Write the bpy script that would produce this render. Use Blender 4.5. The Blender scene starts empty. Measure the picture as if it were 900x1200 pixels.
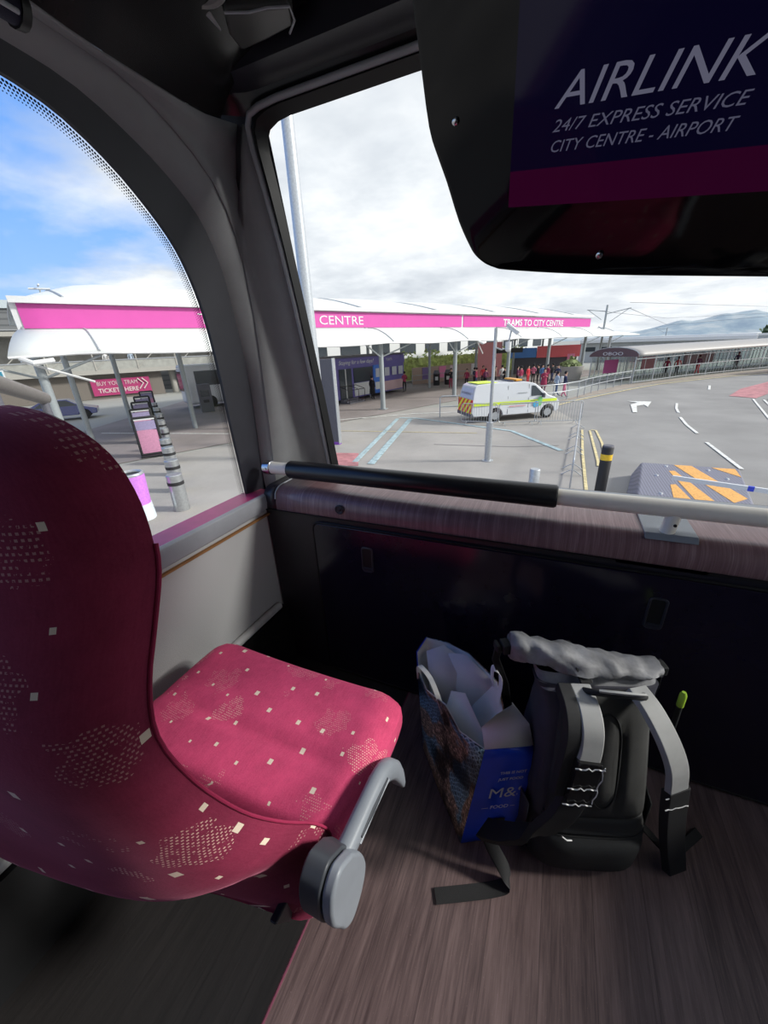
import bpy, math, random
from mathutils import Vector, Matrix, noise
random.seed(7)
S = bpy.context.scene
COL = S.collection
PI = math.pi
def V(*a): return Vector(a)

# ------------------------------------------------------------------ materials
MATS = {}
class NB:
    """small node builder"""
    def __init__(s, name):
        s.m = bpy.data.materials.new(name); s.m.use_nodes = True
        s.t = s.m.node_tree; s.n = s.t.nodes; s.l = s.t.links
        s.b = s.n['Principled BSDF']; s.out = s.n['Material Output']
    def node(s, typ, **kw):
        x = s.n.new(typ)
        for k, v in kw.items(): setattr(x, k, v)
        return x
    def put(s, sock, val):
        if isinstance(val, bpy.types.NodeSocket): s.l.new(val, sock)
        else: sock.default_value = val
    def math(s, op, a, b=0.0, c=0.0):
        x = s.node('ShaderNodeMath', operation=op)
        s.put(x.inputs[0], a); s.put(x.inputs[1], b); s.put(x.inputs[2], c)
        return x.outputs[0]
    def coord(s, kind='Object'):
        return s.node('ShaderNodeTexCoord').outputs[kind]
    def scale(s, vec, sc):
        x = s.node('ShaderNodeVectorMath', operation='MULTIPLY')
        s.put(x.inputs[0], vec); x.inputs[1].default_value = sc
        return x.outputs[0]
    def add(s, vec, sc):
        x = s.node('ShaderNodeVectorMath', operation='ADD')
        s.put(x.inputs[0], vec); s.put(x.inputs[1], sc)
        return x.outputs[0]
    def noise(s, vec, scale, detail=3, rough=.55):
        x = s.node('ShaderNodeTexNoise'); s.l.new(vec, x.inputs['Vector'])
        x.inputs['Scale'].default_value = scale; x.inputs['Detail'].default_value = detail
        x.inputs['Roughness'].default_value = rough
        return x.outputs['Fac']
    def ramp(s, fac, stops):
        x = s.node('ShaderNodeValToRGB'); s.put(x.inputs[0], fac)
        e = x.color_ramp.elements
        while len(e) > 1: e.remove(e[-1])
        e[0].position = stops[0][0]; e[0].color = (*stops[0][1], 1)
        for p, c in stops[1:]:
            q = e.new(p); q.color = (*c, 1)
        return x.outputs[0]
    def mix(s, f, a, b):
        x = s.node('ShaderNodeMix', data_type='RGBA')
        s.put(x.inputs[0], f)
        for i, v in ((6, a), (7, b)):
            s.put(x.inputs[i], (*v, 1) if isinstance(v, tuple) and len(v) == 3 else v)
        return x.outputs[2]
    def bump(s, h, strength=.2, dist=.01):
        x = s.node('ShaderNodeBump'); s.put(x.inputs['Height'], h)
        x.inputs['Strength'].default_value = strength; x.inputs['Distance'].default_value = dist
        s.l.new(x.outputs[0], s.b.inputs['Normal'])
    def sep(s, vec):
        x = s.node('ShaderNodeSeparateXYZ'); s.l.new(vec, x.inputs[0]); return x.outputs
def mat(name, col, rough=.6, metal=0, spec=.5, var=.12, ns=20, bump=0, bs=200, coat=0, sheen=0):
    if name in MATS: return MATS[name]
    w = NB(name); b = w.b
    f = w.noise(w.coord(), ns, 4)
    a = tuple(c*(1-var) for c in col); d = tuple(min(1, c*(1+var)) for c in col)
    w.l.new(w.ramp(f, [(.3, a), (.7, d)]), b.inputs['Base Color'])
    b.inputs['Roughness'].default_value = rough; b.inputs['Metallic'].default_value = metal
    b.inputs['Specular IOR Level'].default_value = spec
    b.inputs['Coat Weight'].default_value = coat; b.inputs['Coat Roughness'].default_value = .05
    b.inputs['Sheen Weight'].default_value = sheen
    if bump: w.bump(w.noise(w.coord(), bs, 2), bump, .002)
    MATS[name] = w.m
    return w.m

def m_glass(name, tint=(1, 1, 1), gl=.05, rough=0.0):
    w = NB(name); w.n.remove(w.b)
    t = w.node('ShaderNodeBsdfTransparent'); t.inputs[0].default_value = (*tint, 1)
    g = w.node('ShaderNodeBsdfGlossy'); g.inputs['Roughness'].default_value = rough
    lw = w.node('ShaderNodeLayerWeight'); lw.inputs[0].default_value = .12
    k = w.math('MULTIPLY_ADD', lw.outputs['Fresnel'], .6, gl*.2)
    mx = w.node('ShaderNodeMixShader'); w.l.new(k, mx.inputs[0])
    w.l.new(t.outputs[0], mx.inputs[1]); w.l.new(g.outputs[0], mx.inputs[2])
    w.l.new(mx.outputs[0], w.out.inputs['Surface'])
    return w.m

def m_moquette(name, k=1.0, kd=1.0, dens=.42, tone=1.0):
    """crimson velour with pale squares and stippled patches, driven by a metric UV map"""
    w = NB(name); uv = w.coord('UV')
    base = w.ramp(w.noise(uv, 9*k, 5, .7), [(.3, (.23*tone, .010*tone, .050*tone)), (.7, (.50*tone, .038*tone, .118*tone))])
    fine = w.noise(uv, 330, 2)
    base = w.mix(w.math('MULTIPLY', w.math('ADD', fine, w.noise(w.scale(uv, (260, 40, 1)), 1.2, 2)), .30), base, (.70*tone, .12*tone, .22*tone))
    # stippled blobs: one blob per voronoi cell with a random on/off
    vo = w.node('ShaderNodeTexVoronoi', feature='F1'); w.l.new(uv, vo.inputs['Vector']); vo.inputs['Scale'].default_value = 9.5*k
    vo.inputs['Randomness'].default_value = .85
    dist = vo.outputs['Distance']; rc = w.sep(vo.outputs['Color'])
    blob = w.math('MULTIPLY', w.math('LESS_THAN', w.math('ADD', dist, w.math('MULTIPLY', w.noise(uv, 26*k, 2), .75)), .74),
                  w.math('GREATER_THAN', rc[0], dens))
    g = w.sep(w.scale(uv, (165*kd, 165*kd, 0)))
    dx = w.math('ABSOLUTE', w.math('SUBTRACT', w.math('FRACT', w.math('ADD', g[0], w.math('MULTIPLY', w.math('FLOOR', g[1]), .5))), .5))
    dy = w.math('ABSOLUTE', w.math('SUBTRACT', w.math('FRACT', g[1]), .5))
    dot = w.math('MULTIPLY', w.math('LESS_THAN', dx, .25), w.math('LESS_THAN', dy, .22))
    jit = w.math('GREATER_THAN', w.noise(uv, 90*k, 3, .8), .46)
    st = w.math('MULTIPLY', w.math('MULTIPLY', blob, dot), jit)
    strong = w.math('GREATER_THAN', rc[1], .62)
    st = w.math('MULTIPLY', st, w.math('MULTIPLY_ADD', strong, .45, .42))
    col = w.mix(st, base, (.78, .50, .42))
    # pale squares
    q = w.scale(uv, (14.5*k, 14.5*k, 0)); qa = w.sep(q)
    cell = w.node('ShaderNodeVectorMath', operation='FLOOR'); w.l.new(q, cell.inputs[0])
    wn = w.node('ShaderNodeTexWhiteNoise', noise_dimensions='2D'); w.l.new(cell.outputs[0], wn.inputs['Vector'])
    wc = w.sep(wn.outputs['Color'])
    cx = w.math('MULTIPLY_ADD', wc[0], .6, .2); cy = w.math('MULTIPLY_ADD', wc[1], .6, .2)
    sz = w.math('MULTIPLY_ADD', wc[2], .045, .035)
    ax = w.math('ABSOLUTE', w.math('SUBTRACT', w.math('FRACT', qa[0]), cx))
    ay = w.math('ABSOLUTE', w.math('SUBTRACT', w.math('FRACT', qa[1]), cy))
    sq = w.math('MULTIPLY', w.math('LESS_THAN', ax, sz), w.math('LESS_THAN', ay, w.math('MULTIPLY', sz, 1.15)))
    sq = w.math('MULTIPLY', sq, w.math('LESS_THAN', wn.outputs['Value'], .72))
    col = w.mix(sq, col, (.80, .66, .52))
    w.l.new(col, w.b.inputs['Base Color'])
    w.b.inputs['Roughness'].default_value = .9; w.b.inputs['Specular IOR Level'].default_value = .15
    w.b.inputs['Sheen Weight'].default_value = .25; w.b.inputs['Sheen Roughness'].default_value = .4
    w.b.inputs['Sheen Tint'].default_value = (1, .35, .5, 1)
    w.bump(w.math('ADD', w.math('MULTIPLY', fine, .5), w.math('MULTIPLY', st, 1.2)), .35, .002)
    return w.m

def m_planks(name, c1, c2, rough=.45):
    """wood-look vinyl with the grain running along Y"""
    w = NB(name); o = w.coord()
    p = w.sep(o)
    pl = w.math('FLOOR', w.math('MULTIPLY', p[0], 8.5))
    wn = w.node('ShaderNodeTexWhiteNoise', noise_dimensions='1D'); w.l.new(pl, wn.inputs['W'])
    sh = w.node('ShaderNodeCombineXYZ'); w.l.new(w.math('MULTIPLY', wn.outputs['Value'], 9), sh.inputs[2])
    g = w.noise(w.add(w.scale(o, (34, 2.2, 1)), sh.outputs[0]), 1.6, 6, .7)
    g2 = w.noise(w.scale(o, (170, 7, 1)), 1.5, 2)
    f = w.math('ADD', w.math('MULTIPLY', g, .62), w.math('ADD', w.math('MULTIPLY', g2, .3), w.math('MULTIPLY', wn.outputs['Value'], .10)))
    col = w.ramp(f, [(.36, c1), (.66, c2)])
    ed = w.math('LESS_THAN', w.math('ABSOLUTE', w.math('SUBTRACT', w.math('FRACT', w.math('MULTIPLY', p[0], 8.5)), .5)), .4925)
    col = w.mix(w.math('MULTIPLY_ADD', ed, .5, .5), tuple(c*.45 for c in c1), col)
    spk = w.math('GREATER_THAN', w.noise(o, 420, 1), .74)
    col = w.mix(w.math('MULTIPLY', spk, .5), col, tuple(min(1, c*1.9) for c in c2))
    w.l.new(col, w.b.inputs['Base Color'])
    w.b.inputs['Roughness'].default_value = rough
    w.bump(g2, .12, .002)
    return w.m

def m_woodband(name):
    """reddish dark wood film with the grain running across the band"""
    w = NB(name); o = w.coord()
    g = w.noise(w.scale(o, (60, 3, 3)), 1.4, 6, .7); g2 = w.noise(w.scale(o, (260, 6, 6)), 1.5, 2)
    f = w.math('ADD', w.math('MULTIPLY', g, .6), w.math('MULTIPLY', g2, .4))
    w.l.new(w.ramp(f, [(.3, (.13, .065, .07)), (.52, (.22, .125, .13)), (.72, (.38, .26, .26))]), w.b.inputs['Base Color'])
    w.b.inputs['Roughness'].default_value = .33
    w.bump(g2, .1, .001)
    return w.m

def m_stripe(name, c1, c2, scale, ang, coordn='Object', duty=.5, axes=(0, 2), rough=.5, wear=None):
    w = NB(name); p = w.sep(w.coord(coordn))
    d = w.math('ADD', w.math('MULTIPLY', p[axes[0]], math.cos(ang)*scale), w.math('MULTIPLY', p[axes[1]], math.sin(ang)*scale))
    k = w.math('LESS_THAN', w.math('FRACT', d), duty)
    if wear:
        k = w.math('MULTIPLY', k, w.math('GREATER_THAN', w.noise(w.coord(), wear, 4), .44))
    w.l.new(w.mix(k, c1, c2), w.b.inputs['Base Color']); w.b.inputs['Roughness'].default_value = rough
    return w.m

# ------------------------------------------------------------------ mesh builder
WM = {}   # object name -> world matrix
class MB:
    def __init__(s): s.v = []; s.f = []; s.mi = []; s.uv = None
    def addm(s, vs, fs, m=0):
        o = len(s.v); s.v += [Vector(x) for x in vs]
        for f in fs: s.f.append(tuple(i+o for i in f)); s.mi.append(m)
        return s
    def box(s, c, d, rz=0, R=None, m=0):
        hx, hy, hz = d[0]/2, d[1]/2, d[2]/2
        R = R or Matrix.Rotation(rz, 3, 'Z'); c = Vector(c)
        vs = [c+R@V(x*hx, y*hy, z*hz) for x in (-1, 1) for y in (-1, 1) for z in (-1, 1)]
        return s.addm(vs, [(0, 1, 3, 2), (4, 6, 7, 5), (0, 4, 5, 1), (2, 3, 7, 6), (0, 2, 6, 4), (1, 5, 7, 3)], m)
    def beam(s, p0, p1, w, h, m=0):
        p0 = Vector(p0); p1 = Vector(p1); d = p1-p0
        q = d.to_track_quat('X', 'Z').to_matrix()
        return s.box((p0+p1)/2, (d.length, w, h), R=q, m=m)
    def tube(s, path, r, n=10, closed=False, caps=True, m=0, flat=None):
        P = [Vector(p) for p in path]; N = len(P)
        R = r if isinstance(r, (list, tuple)) else [r]*N
        up = None; rings = []
        for i in range(N):
            if closed: t = P[(i+1) % N]-P[i-1]
            else: t = P[min(i+1, N-1)]-P[max(i-1, 0)]
            t.normalize()
            if up is None:
                up = t.orthogonal().normalized() if flat is None else (Vector(flat)-t*t.dot(Vector(flat))).normalized()
            else:
                up = (up-t*up.dot(t))
                up = up.normalized() if up.length > 1e-6 else t.orthogonal().normalized()
            b = t.cross(up)
            rings.append([P[i]+(up*math.cos(a)+b*math.sin(a))*R[i] for a in [2*PI*k/n for k in range(n)]])
        vs = [p for g in rings for p in g]; fs = []
        M = N if closed else N-1
        for i in range(M):
            j = (i+1) % N
            for k in range(n):
                l = (k+1) % n; fs.append((i*n+k, i*n+l, j*n+l, j*n+k))
        if caps and not closed: fs += [tuple(range(n))[::-1], tuple((N-1)*n+k for k in range(n))]
        return s.addm(vs, fs, m)
    def cyl(s, p0, p1, r, r2=None, n=16, m=0):
        return s.tube([p0, p1], [r, r if r2 is None else r2], n, m=m)
    def ribbon(s, path, wdir, w, th, m=0):
        """flat strap: wdir = width direction(s)"""
        P = [Vector(p) for p in path]; N = len(P)
        W = wdir if isinstance(wdir, list) else [wdir]*N; ww = w if isinstance(w, list) else [w]*N
        vs = []; fs = []
        for i in range(N):
            t = (P[min(i+1, N-1)]-P[max(i-1, 0)]).normalized()
            a = Vector(W[i]); a = (a-t*a.dot(t)).normalized(); nn = t.cross(a)
            for u, q in ((-.5, -.4), (-.4, .5), (.4, .5), (.5, -.4)):
                vs.append(P[i]+a*ww[i]*u+nn*th*q)
        for i in range(N-1):
            for k in range(4):
                l = (k+1) % 4; fs.append((i*4+k, i*4+l, i*4+4+l, i*4+4+k))
        fs += [(3, 2, 1, 0), tuple((N-1)*4+k for k in range(4))]
        return s.addm(vs, fs, m)
    def grid(s, rows, cu=False, cv=False, m=0):
        n = len(rows[0]); vs = [p for r in rows for p in r]; fs = []; N = len(rows)
        for i in range(N if cv else N-1):
            j = (i+1) % N
            for k in range(n if cu else n-1):
                l = (k+1) % n; fs.append((i*n+k, i*n+l, j*n+l, j*n+k))
        return s.addm(vs, fs, m)
    def prism(s, poly, fn0, fn1, m=0):
        """poly 2d, fn maps 2d point to the near / far 3d point"""
        n = len(poly); vs = [fn0(p) for p in poly]+[fn1(p) for p in poly]
        fs = [tuple(range(n))[::-1], tuple(range(n, 2*n))]+[(k, (k+1) % n, n+(k+1) % n, n+k) for k in range(n)]
        return s.addm(vs, fs, m)
    def ball(s, c, r, n=10, k=6, sc=(1, 1, 1), m=0, jit=0):
        rows = []
        for i in range(k+1):
            a = PI*i/k; z = math.cos(a); q = math.sin(a) if 0 < i < k else .001
            rows.append([Vector(c)+V(q*math.cos(2*PI*j/n)*sc[0], q*math.sin(2*PI*j/n)*sc[1], z*sc[2])*r*(1+random.uniform(-jit, jit)) for j in range(n)])
        return s.grid(rows, cu=True, m=m)
    def xf(s, M):
        s.v = [M@v for v in s.v]; return s
    def build(s, name, mats, parent=None, world=False, smooth=38, bevel=0, seg=2, sub=0, solid=0, origin=True, uv=None):
        if parent is not None and world:
            inv = WM[parent.name].inverted(); s.v = [inv@v for v in s.v]
        off = Vector((0, 0, 0))
        if parent is None and origin:
            xs = [v.x for v in s.v]; ys = [v.y for v in s.v]; zs = [v.z for v in s.v]
            off = V((min(xs)+max(xs))/2, (min(ys)+max(ys))/2, min(zs)); s.v = [v-off for v in s.v]
        me = bpy.data.meshes.new(name); me.from_pydata([tuple(v) for v in s.v], [], s.f)
        for mm in (mats if isinstance(mats, (list, tuple)) else [mats]): me.materials.append(mm)
        for p, i in zip(me.polygons, s.mi): p.material_index = i
        if uv:
            l = me.uv_layers.new(name='UVMap')
            for p in me.polygons:
                for li in p.loop_indices: l.data[li].uv = uv(me.vertices[me.loops[li].vertex_index].co+off, me.loops[li].vertex_index)
        import bmesh
        bm = bmesh.new(); bm.from_mesh(me)
        if not uv: bmesh.ops.remove_doubles(bm, verts=bm.verts, dist=1e-5)
        bmesh.ops.recalc_face_normals(bm, faces=bm.faces); bm.to_mesh(me); bm.free()
        if smooth:
            me.polygons.foreach_set('use_smooth', [True]*len(me.polygons)); me.set_sharp_from_angle(angle=math.radians(smooth))
        o = bpy.data.objects.new(name, me); COL.objects.link(o); o.location = off
        if parent is not None: o.parent = parent; WM[o.name] = WM[parent.name].copy()
        else: WM[o.name] = Matrix.Translation(off)
        if solid:
            q = o.modifiers.new('solid', 'SOLIDIFY'); q.thickness = abs(solid); q.offset = 1 if solid > 0 else -1
        if bevel:
            q = o.modifiers.new('bevel', 'BEVEL'); q.width = bevel; q.segments = seg; q.limit_method = 'ANGLE'; q.angle_limit = math.radians(40); q.harden_normals = True
        if sub:
            q = o.modifiers.new('sub', 'SUBSURF'); q.levels = sub; q.render_levels = sub
        return o
def tag(o, label=None, cat=None, group=None, kind=None):
    if label: o['label'] = label
    if cat: o['category'] = cat
    if group: o['group'] = group
    if kind: o['kind'] = kind
    return o
def struct(o): o['kind'] = 'structure'; return o
def thing(name, label, cat, loc=(0, 0, 0), rz=0, group=None):
    o = bpy.data.objects.new(name, None); COL.objects.link(o); o.empty_display_size = .1
    o.location = loc; o.rotation_euler = (0, 0, rz)
    WM[o.name] = Matrix.Translation(loc) @ Matrix.Rotation(rz, 4, 'Z')
    return tag(o, label, cat, group)
def dup(root, loc, rz=None, label=None, group=None):
    r = root.copy(); COL.objects.link(r); r.location = loc
    if rz is not None: r.rotation_euler = (0, 0, rz)
    if label: r['label'] = label
    if group: r['group'] = group
    WM[r.name] = Matrix.Translation(loc) @ Matrix.Rotation(r.rotation_euler[2], 4, 'Z')
    for ch in list(root.children):
        c = ch.copy(); COL.objects.link(c); c.parent = r
        for g in list(ch.children):
            d = g.copy(); COL.objects.link(d); d.parent = c
    return r
def text(s, origin, right, up, size, m, parent=None, name='lettering', shear=0, sx=1, ext=.0, width=None, align='LEFT', lift=0, spacing=1, bold=0):
    cu = bpy.data.curves.new(name, 'FONT'); cu.body = s; cu.size = 1; cu.extrude = .002; cu.shear = shear; cu.offset = bold
    cu.align_x = align; cu.resolution_u = 3; cu.space_character = spacing
    tmp = bpy.data.objects.new('tmp', cu); COL.objects.link(tmp)
    bpy.context.view_layer.update()
    me = bpy.data.meshes.new_from_object(tmp.evaluated_get(bpy.context.evaluated_depsgraph_get()))
    bpy.data.objects.remove(tmp)
    r = Vector(right).normalized(); u = Vector(up).normalized(); n = r.cross(u)
    xs = [v.co.x for v in me.vertices]
    if width: sx = width/(max(xs)-min(xs))/size
    vs = [Vector(origin)+r*v.co.x*size*sx+u*v.co.y*size+n*(v.co.z*size*.3+lift) for v in me.vertices]
    fs = [tuple(p.vertices) for p in me.polygons]
    b = MB(); b.addm(vs, fs)
    return b.build(name, m, parent, world=True, smooth=0)
def lerp(a, b, t): return a+(b-a)*t
def resample(pts, n):
    P = [Vector(p) for p in pts]; L = [0]
    for i in range(1, len(P)): L.append(L[-1]+(P[i]-P[i-1]).length)
    out = []
    for k in range(n):
        d = L[-1]*k/(n-1); i = 1
        while i < len(P)-1 and L[i] < d: i += 1
        t = (d-L[i-1])/max(1e-9, L[i]-L[i-1]); out.append(P[i-1].lerp(P[i], t))
    return out
def crom(pts, n=6):
    """Catmull-Rom through the points"""
    P = [Vector(p) for p in pts]; P = [P[0]*2-P[1]]+P+[P[-1]*2-P[-2]]; out = []
    for i in range(1, len(P)-2):
        a, b, c, d = P[i-1:i+3]
        for k in range(n):
            t = k/n; out.append(.5*((2*b)+(c-a)*t+(2*a-5*b+4*c-d)*t*t+(3*b-a-3*c+d)*t**3))
    return out+[P[-2]]
# ------------------------------------------------------------------ bus interior materials
M_PILLAR = mat('pillar_plastic', (.27, .275, .285), .55, bump=.15, bs=900, var=.05)
M_EDGE = mat('pillar_edge_plastic', (.38, .40, .43), .4, var=.05)
M_FRAME = mat('dark_frame', (.022, .022, .032), .45, var=.08)
M_BLACK = mat('black_rubber', (.006, .006, .007), .5)
M_CEIL = mat('gloss_ceiling_panel', (.012, .012, .013), .18, var=.05, spec=.4)
M_CEIL2 = mat('ceiling_panel_grey', (.075, .078, .075), .35, var=.05)
M_WALL = mat('speckled_wall_panel', (.50, .50, .50), .7, var=.25, ns=500, bump=.1, bs=600)
M_SILL = mat('sill_grey', (.34, .35, .38), .32, var=.04)
M_PINK = mat('sill_pink', (.42, .035, .13), .35, var=.1)
M_BOX = mat('glossy_aubergine_panel', (.012, .009, .022), .16, var=.1, spec=.45)
M_BOXM = mat('matt_dash_plastic', (.018, .016, .024), .4, var=.1)
M_CREAM = mat('cream_rail', (.90, .84, .74), .28, var=.04)
M_SLEEVE = mat('sleeve_rubber', (.011, .011, .013), .33, var=.1)
M_CHROME = mat('polished_steel', (.6, .6, .62), .2, 1, var=.05)
M_FLOOR = m_planks('wood_vinyl', (.085, .055, .055), (.24, .165, .158))
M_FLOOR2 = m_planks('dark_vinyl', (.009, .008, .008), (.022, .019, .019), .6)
M_WOOD = m_woodband('wood_film')
M_GLASS = m_glass('window_glass', (.97, .985, .985), .05)
M_SEATF_LIT = m_moquette('seat_moquette_lit', 1.0, 1.25, .12, 1.25)  # cushion copy of the seat fabric, light on it painted in as brighter colour
M_ARM = mat('armrest_grey', (.24, .26, .29), .42, var=.05, bump=.1, bs=900)
M_ARMD = mat('armrest_dark', (.055, .06, .07), .45, var=.05)

def wx(x, y, z): return V(x, y, z)
# ------------------------------------------------------------------ bus shell
# floor: wood vinyl, dark vinyl under the seats, a thin pink weld between
b = MB(); b.box((.555, -.95, -.03), (1.93, 4.1, .06)); fl = struct(b.build('floor', M_FLOOR, origin=False))
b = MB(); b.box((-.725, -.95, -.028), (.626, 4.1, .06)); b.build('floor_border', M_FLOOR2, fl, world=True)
b = MB(); b.box((-.4115, -.95, -.001), (.006, 4.1, .006)); b.build('weld_line', mat('weld_dull_pink', (.22, .06, .10), .7), fl, world=True)

# left wall below the window
b = MB(); b.box((-1.045, -.95, .33), (.09, 4.22, .86)); wl = struct(b.build('wall_left', M_WALL, origin=False, bevel=.004))
sill = MB(); YS0, YS1 = -2.95, 1.14
prof = [(-1.0, .735), (-.985, .742), (-.980, .775), (-.987, .800), (-1.0, .806), (-1.004, .735)]
sill.prism(prof, lambda p: V(p[0], YS0, p[1]), lambda p: V(p[0], YS1-.03, p[1]))
sill.build('sill_trim', M_SILL, wl, world=True, bevel=.004)
b = MB(); b.box((-1.048, -.91, .785), (.10, 4.08, .032)); b.build('sill_ledge', M_PINK, wl, world=True, bevel=.003)
b = MB(); b.tube([(-.985, -2.9, .31), (-.985, 1.035, .31)], .016, 12); b.build('heater_pipe_cover', mat('pipe_grey', (.55, .55, .55), .4), wl, world=True)
b = MB(); b.box((-.985, -.93, .145), (.04, 4.0, .29)); b.build('kick_panel', M_BLACK, wl, world=True)
b = MB(); b.box((-.985, -.93, .725), (.012, 4.0, .006)); b.build('sill_seam', mat('orange_seam', (.30, .14, .05), .6), wl, world=True)

# side window curves (x fixed, y, z)
YB = -2.9
A = [(-1.08, y, z) for y, z in [(1.064, .79), (1.061, .803), (1.056, .919), (1.050, 1.066), (1.045, 1.269), (1.035, 1.40), (1.014, 1.506), (.968, 1.613), (.876, 1.715), (.796, 1.775), (.721, 1.812), (.62, 1.832), (.45, 1.845), (.2, 1.85), (YB, 1.85)]]
Bc = [(-1.05, y, z) for y, z in [(1.150, .79), (1.146, .85), (1.150, .95), (1.160, 1.17), (1.153, 1.319), (1.143, 1.428), (1.120, 1.575), (1.066, 1.688), (.972, 1.768), (.868, 1.825), (.775, 1.860), (.68, 1.872), (.5, 1.88), (.2, 1.885), (YB, 1.885)]]
Cc = [(-1.0, y, z) for y, z in [(1.152, .79), (1.155, .844), (1.168, 1.046), (1.179, 1.26), (1.182, 1.426), (1.172, 1.576), (1.151, 1.683), (1.099, 1.768), (1.015, 1.836), (.908, 1.886), (.84, 1.905), (.68, 1.915), (.5, 1.92), (.2, 1.922), (YB, 1.922)]]
NA = 90
cA, cB, cC = (resample(crom(c[:-1], 5)+[c[-1]], 400) for c in (A, Bc, Cc))
def bydist(c, n=110):
    """dense near the arch, sparse behind"""
    tot = 0; out = [c[0]]; 
    return [c[min(399, int(399*((k/(n-1))**1.9)))] for k in range(n)]
rA, rB, rC = bydist(cA), bydist(cB), bydist(cC)
b = MB(); b.grid([rA, [v+V(.012, 0, 0) for v in rA], rB]); fr = b.build('window_1', M_FRAME, None, origin=False, smooth=60); struct(fr)
b = MB(); b.grid([rB, [p.lerp(q, .5)+V(.012, 0, 0) for p, q in zip(rB, rC)], rC]); b.build('window_surround', M_PILLAR, fr, world=True, smooth=60)
pane = [V(-1.085, p.y, p.z) for p in rA]; n = len(pane)
b = MB(); b.addm(pane+[V(-1.085, YB, .79)], [tuple(range(n+1))]); b.build('glass_pane', M_GLASS, fr, world=True, smooth=0)
# ceramic dots printed round the glass edge
b = MB(); dense = resample([tuple(p) for p in cA if p.y > -.3], 330)
for i in range(1, len(dense)-1):
    t = (dense[i+1]-dense[i-1]).normalized(); nn = V(0, -t.z, t.y) 
    if nn.z > 0 and t.y < 0: nn = -nn
    if nn.y > 0 and abs(nn.y) > abs(nn.z): nn = -nn
    for k in range(4):
        c = dense[i]+nn*(.004+.0065*k)+t*(.0035 if k % 2 else 0); c.x = -1.0835; r = .0030-.0005*k
        b.addm([c+V(0, r*math.cos(a), r*math.sin(a)) for a in [PI/3*j for j in range(6)]], [tuple(range(6))])
b.build('printed_dots', M_BLACK, fr, world=True, smooth=0)

# windscreen plane: y = 1.57 - .2 z
def ws(x, z, off=0): return V(x, 1.57-.2*z-off, z)
def zbot(x): return .838-.046*min(1, max(0, (x+.85)/.75))
glass = [ws(-.847, .838), ws(-.845, 1.15), ws(-.848, 1.45), ws(-.851, 1.62), ws(-.855, 1.75), ws(-.860, 1.84), ws(-.857, 1.87), ws(-.842, 1.889), ws(-.81, 1.900), ws(-.77, 1.904), ws(-.4, 1.905), ws(.3, 1.905), ws(1.22, 1.905), ws(1.29, 1.87), ws(1.30, 1.80), ws(1.28, .80), ws(.6, .789), ws(.05, .792), ws(-.3, .800), ws(-.6, .815), ws(-.80, .832)]
outer = [ws(-.872, .80, .02), ws(-.862, 1.15, .02), ws(-.864, 1.45, .02), ws(-.870, 1.62, .02), ws(-.880, 1.75, .02), ws(-.890, 1.85, .02), ws(-.890, 1.895, .02), ws(-.875, 1.918, .02), ws(-.84, 1.926, .02), ws(-.78, 1.930, .02), ws(-.4, 1.930, .02), ws(.3, 1.930, .02), ws(1.22, 1.930, .02), ws(1.32, 1.90, .02), ws(1.335, 1.80, .02), ws(1.31, .76, .02), ws(.6, .755, .02), ws(.05, .757, .02), ws(-.3, .765, .02), ws(-.6, .78, .02), ws(-.82, .79, .02)]
b = MB(); b.grid([glass, [p.lerp(q, .5)+V(0, -.022, 0) for p, q in zip(glass, outer)], outer], cu=True)
wsf = b.build('window_2', M_BLACK, None, origin=False, smooth=60); struct(wsf)
b = MB(); b.addm([p+V(0, .002, 0) for p in glass], [tuple(range(len(glass)))]); b.build('glass_pane', M_GLASS, wsf, world=True, smooth=0)
b = MB(); b.tube([p+V(-.006, -.010, 0) for p in outer[:12]], .0085, 10); b.build('edge_trim', M_EDGE, wsf, world=True)

# corner pillar and roof cove: loft from the side window surround to the windscreen and up to the ceiling
D = [ws(-.884, .79, .035), ws(-.872, 1.0, .03), ws(-.870, 1.15, .03), ws(-.872, 1.45, .03), ws(-.878, 1.62, .03), ws(-.888, 1.75, .03), ws(-.900, 1.85, .03), ws(-.902, 1.90, .035)]
Ee = [V(-.952, 1.205, 1.925), V(-.962, 1.13, 1.915), V(-.956, 1.05, 1.898), V(-.95, .951, 1.893), V(-.95, .878, 1.893), V(-.95, .752, 1.893), V(-.95, .62, 1.905), V(-.95, .4, 1.93), V(-.95, 0, 1.935), V(-.95, YB, 1.94)]
c1 = resample(Cc[:6], 40); d1 = resample(D, 40)
c2 = resample(Cc[5:], 60); e2 = resample([D[-1]]+Ee, 60)
rows = [[], [], [], [], []]
for i in range(40):
    p, q = c1[i], d1[i]; w_ = V(-.96, 1.30-.2*(p.z-.8)*1.2, 0); 
    t = i/39.; mid = p.lerp(q, .5); deep = V(-.045, .05, 0)*(1-.5*t)
    for k, (f, g) in enumerate(((0, 0), (.28, .75), (.55, 1.0), (.8, .55), (1, 0))): rows[k].append(p.lerp(q, f)+deep*g)
for i in range(1, 60):
    p, q = c2[i], e2[i]
    t = min(1, i/14.)
    for k, (f, g) in enumerate(((0, 0), (.28, .75), (.55, 1.0), (.8, .55), (1, 0))):
        rows[k].append(p.lerp(q, f)+(V(-.0225, .025, 0)*(1-t)+V(0, 0, .012)*t)*g)
b = MB(); b.grid(rows); pl = struct(b.build('trim_1', M_PILLAR, None, origin=False, smooth=60, solid=-.004))
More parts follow.
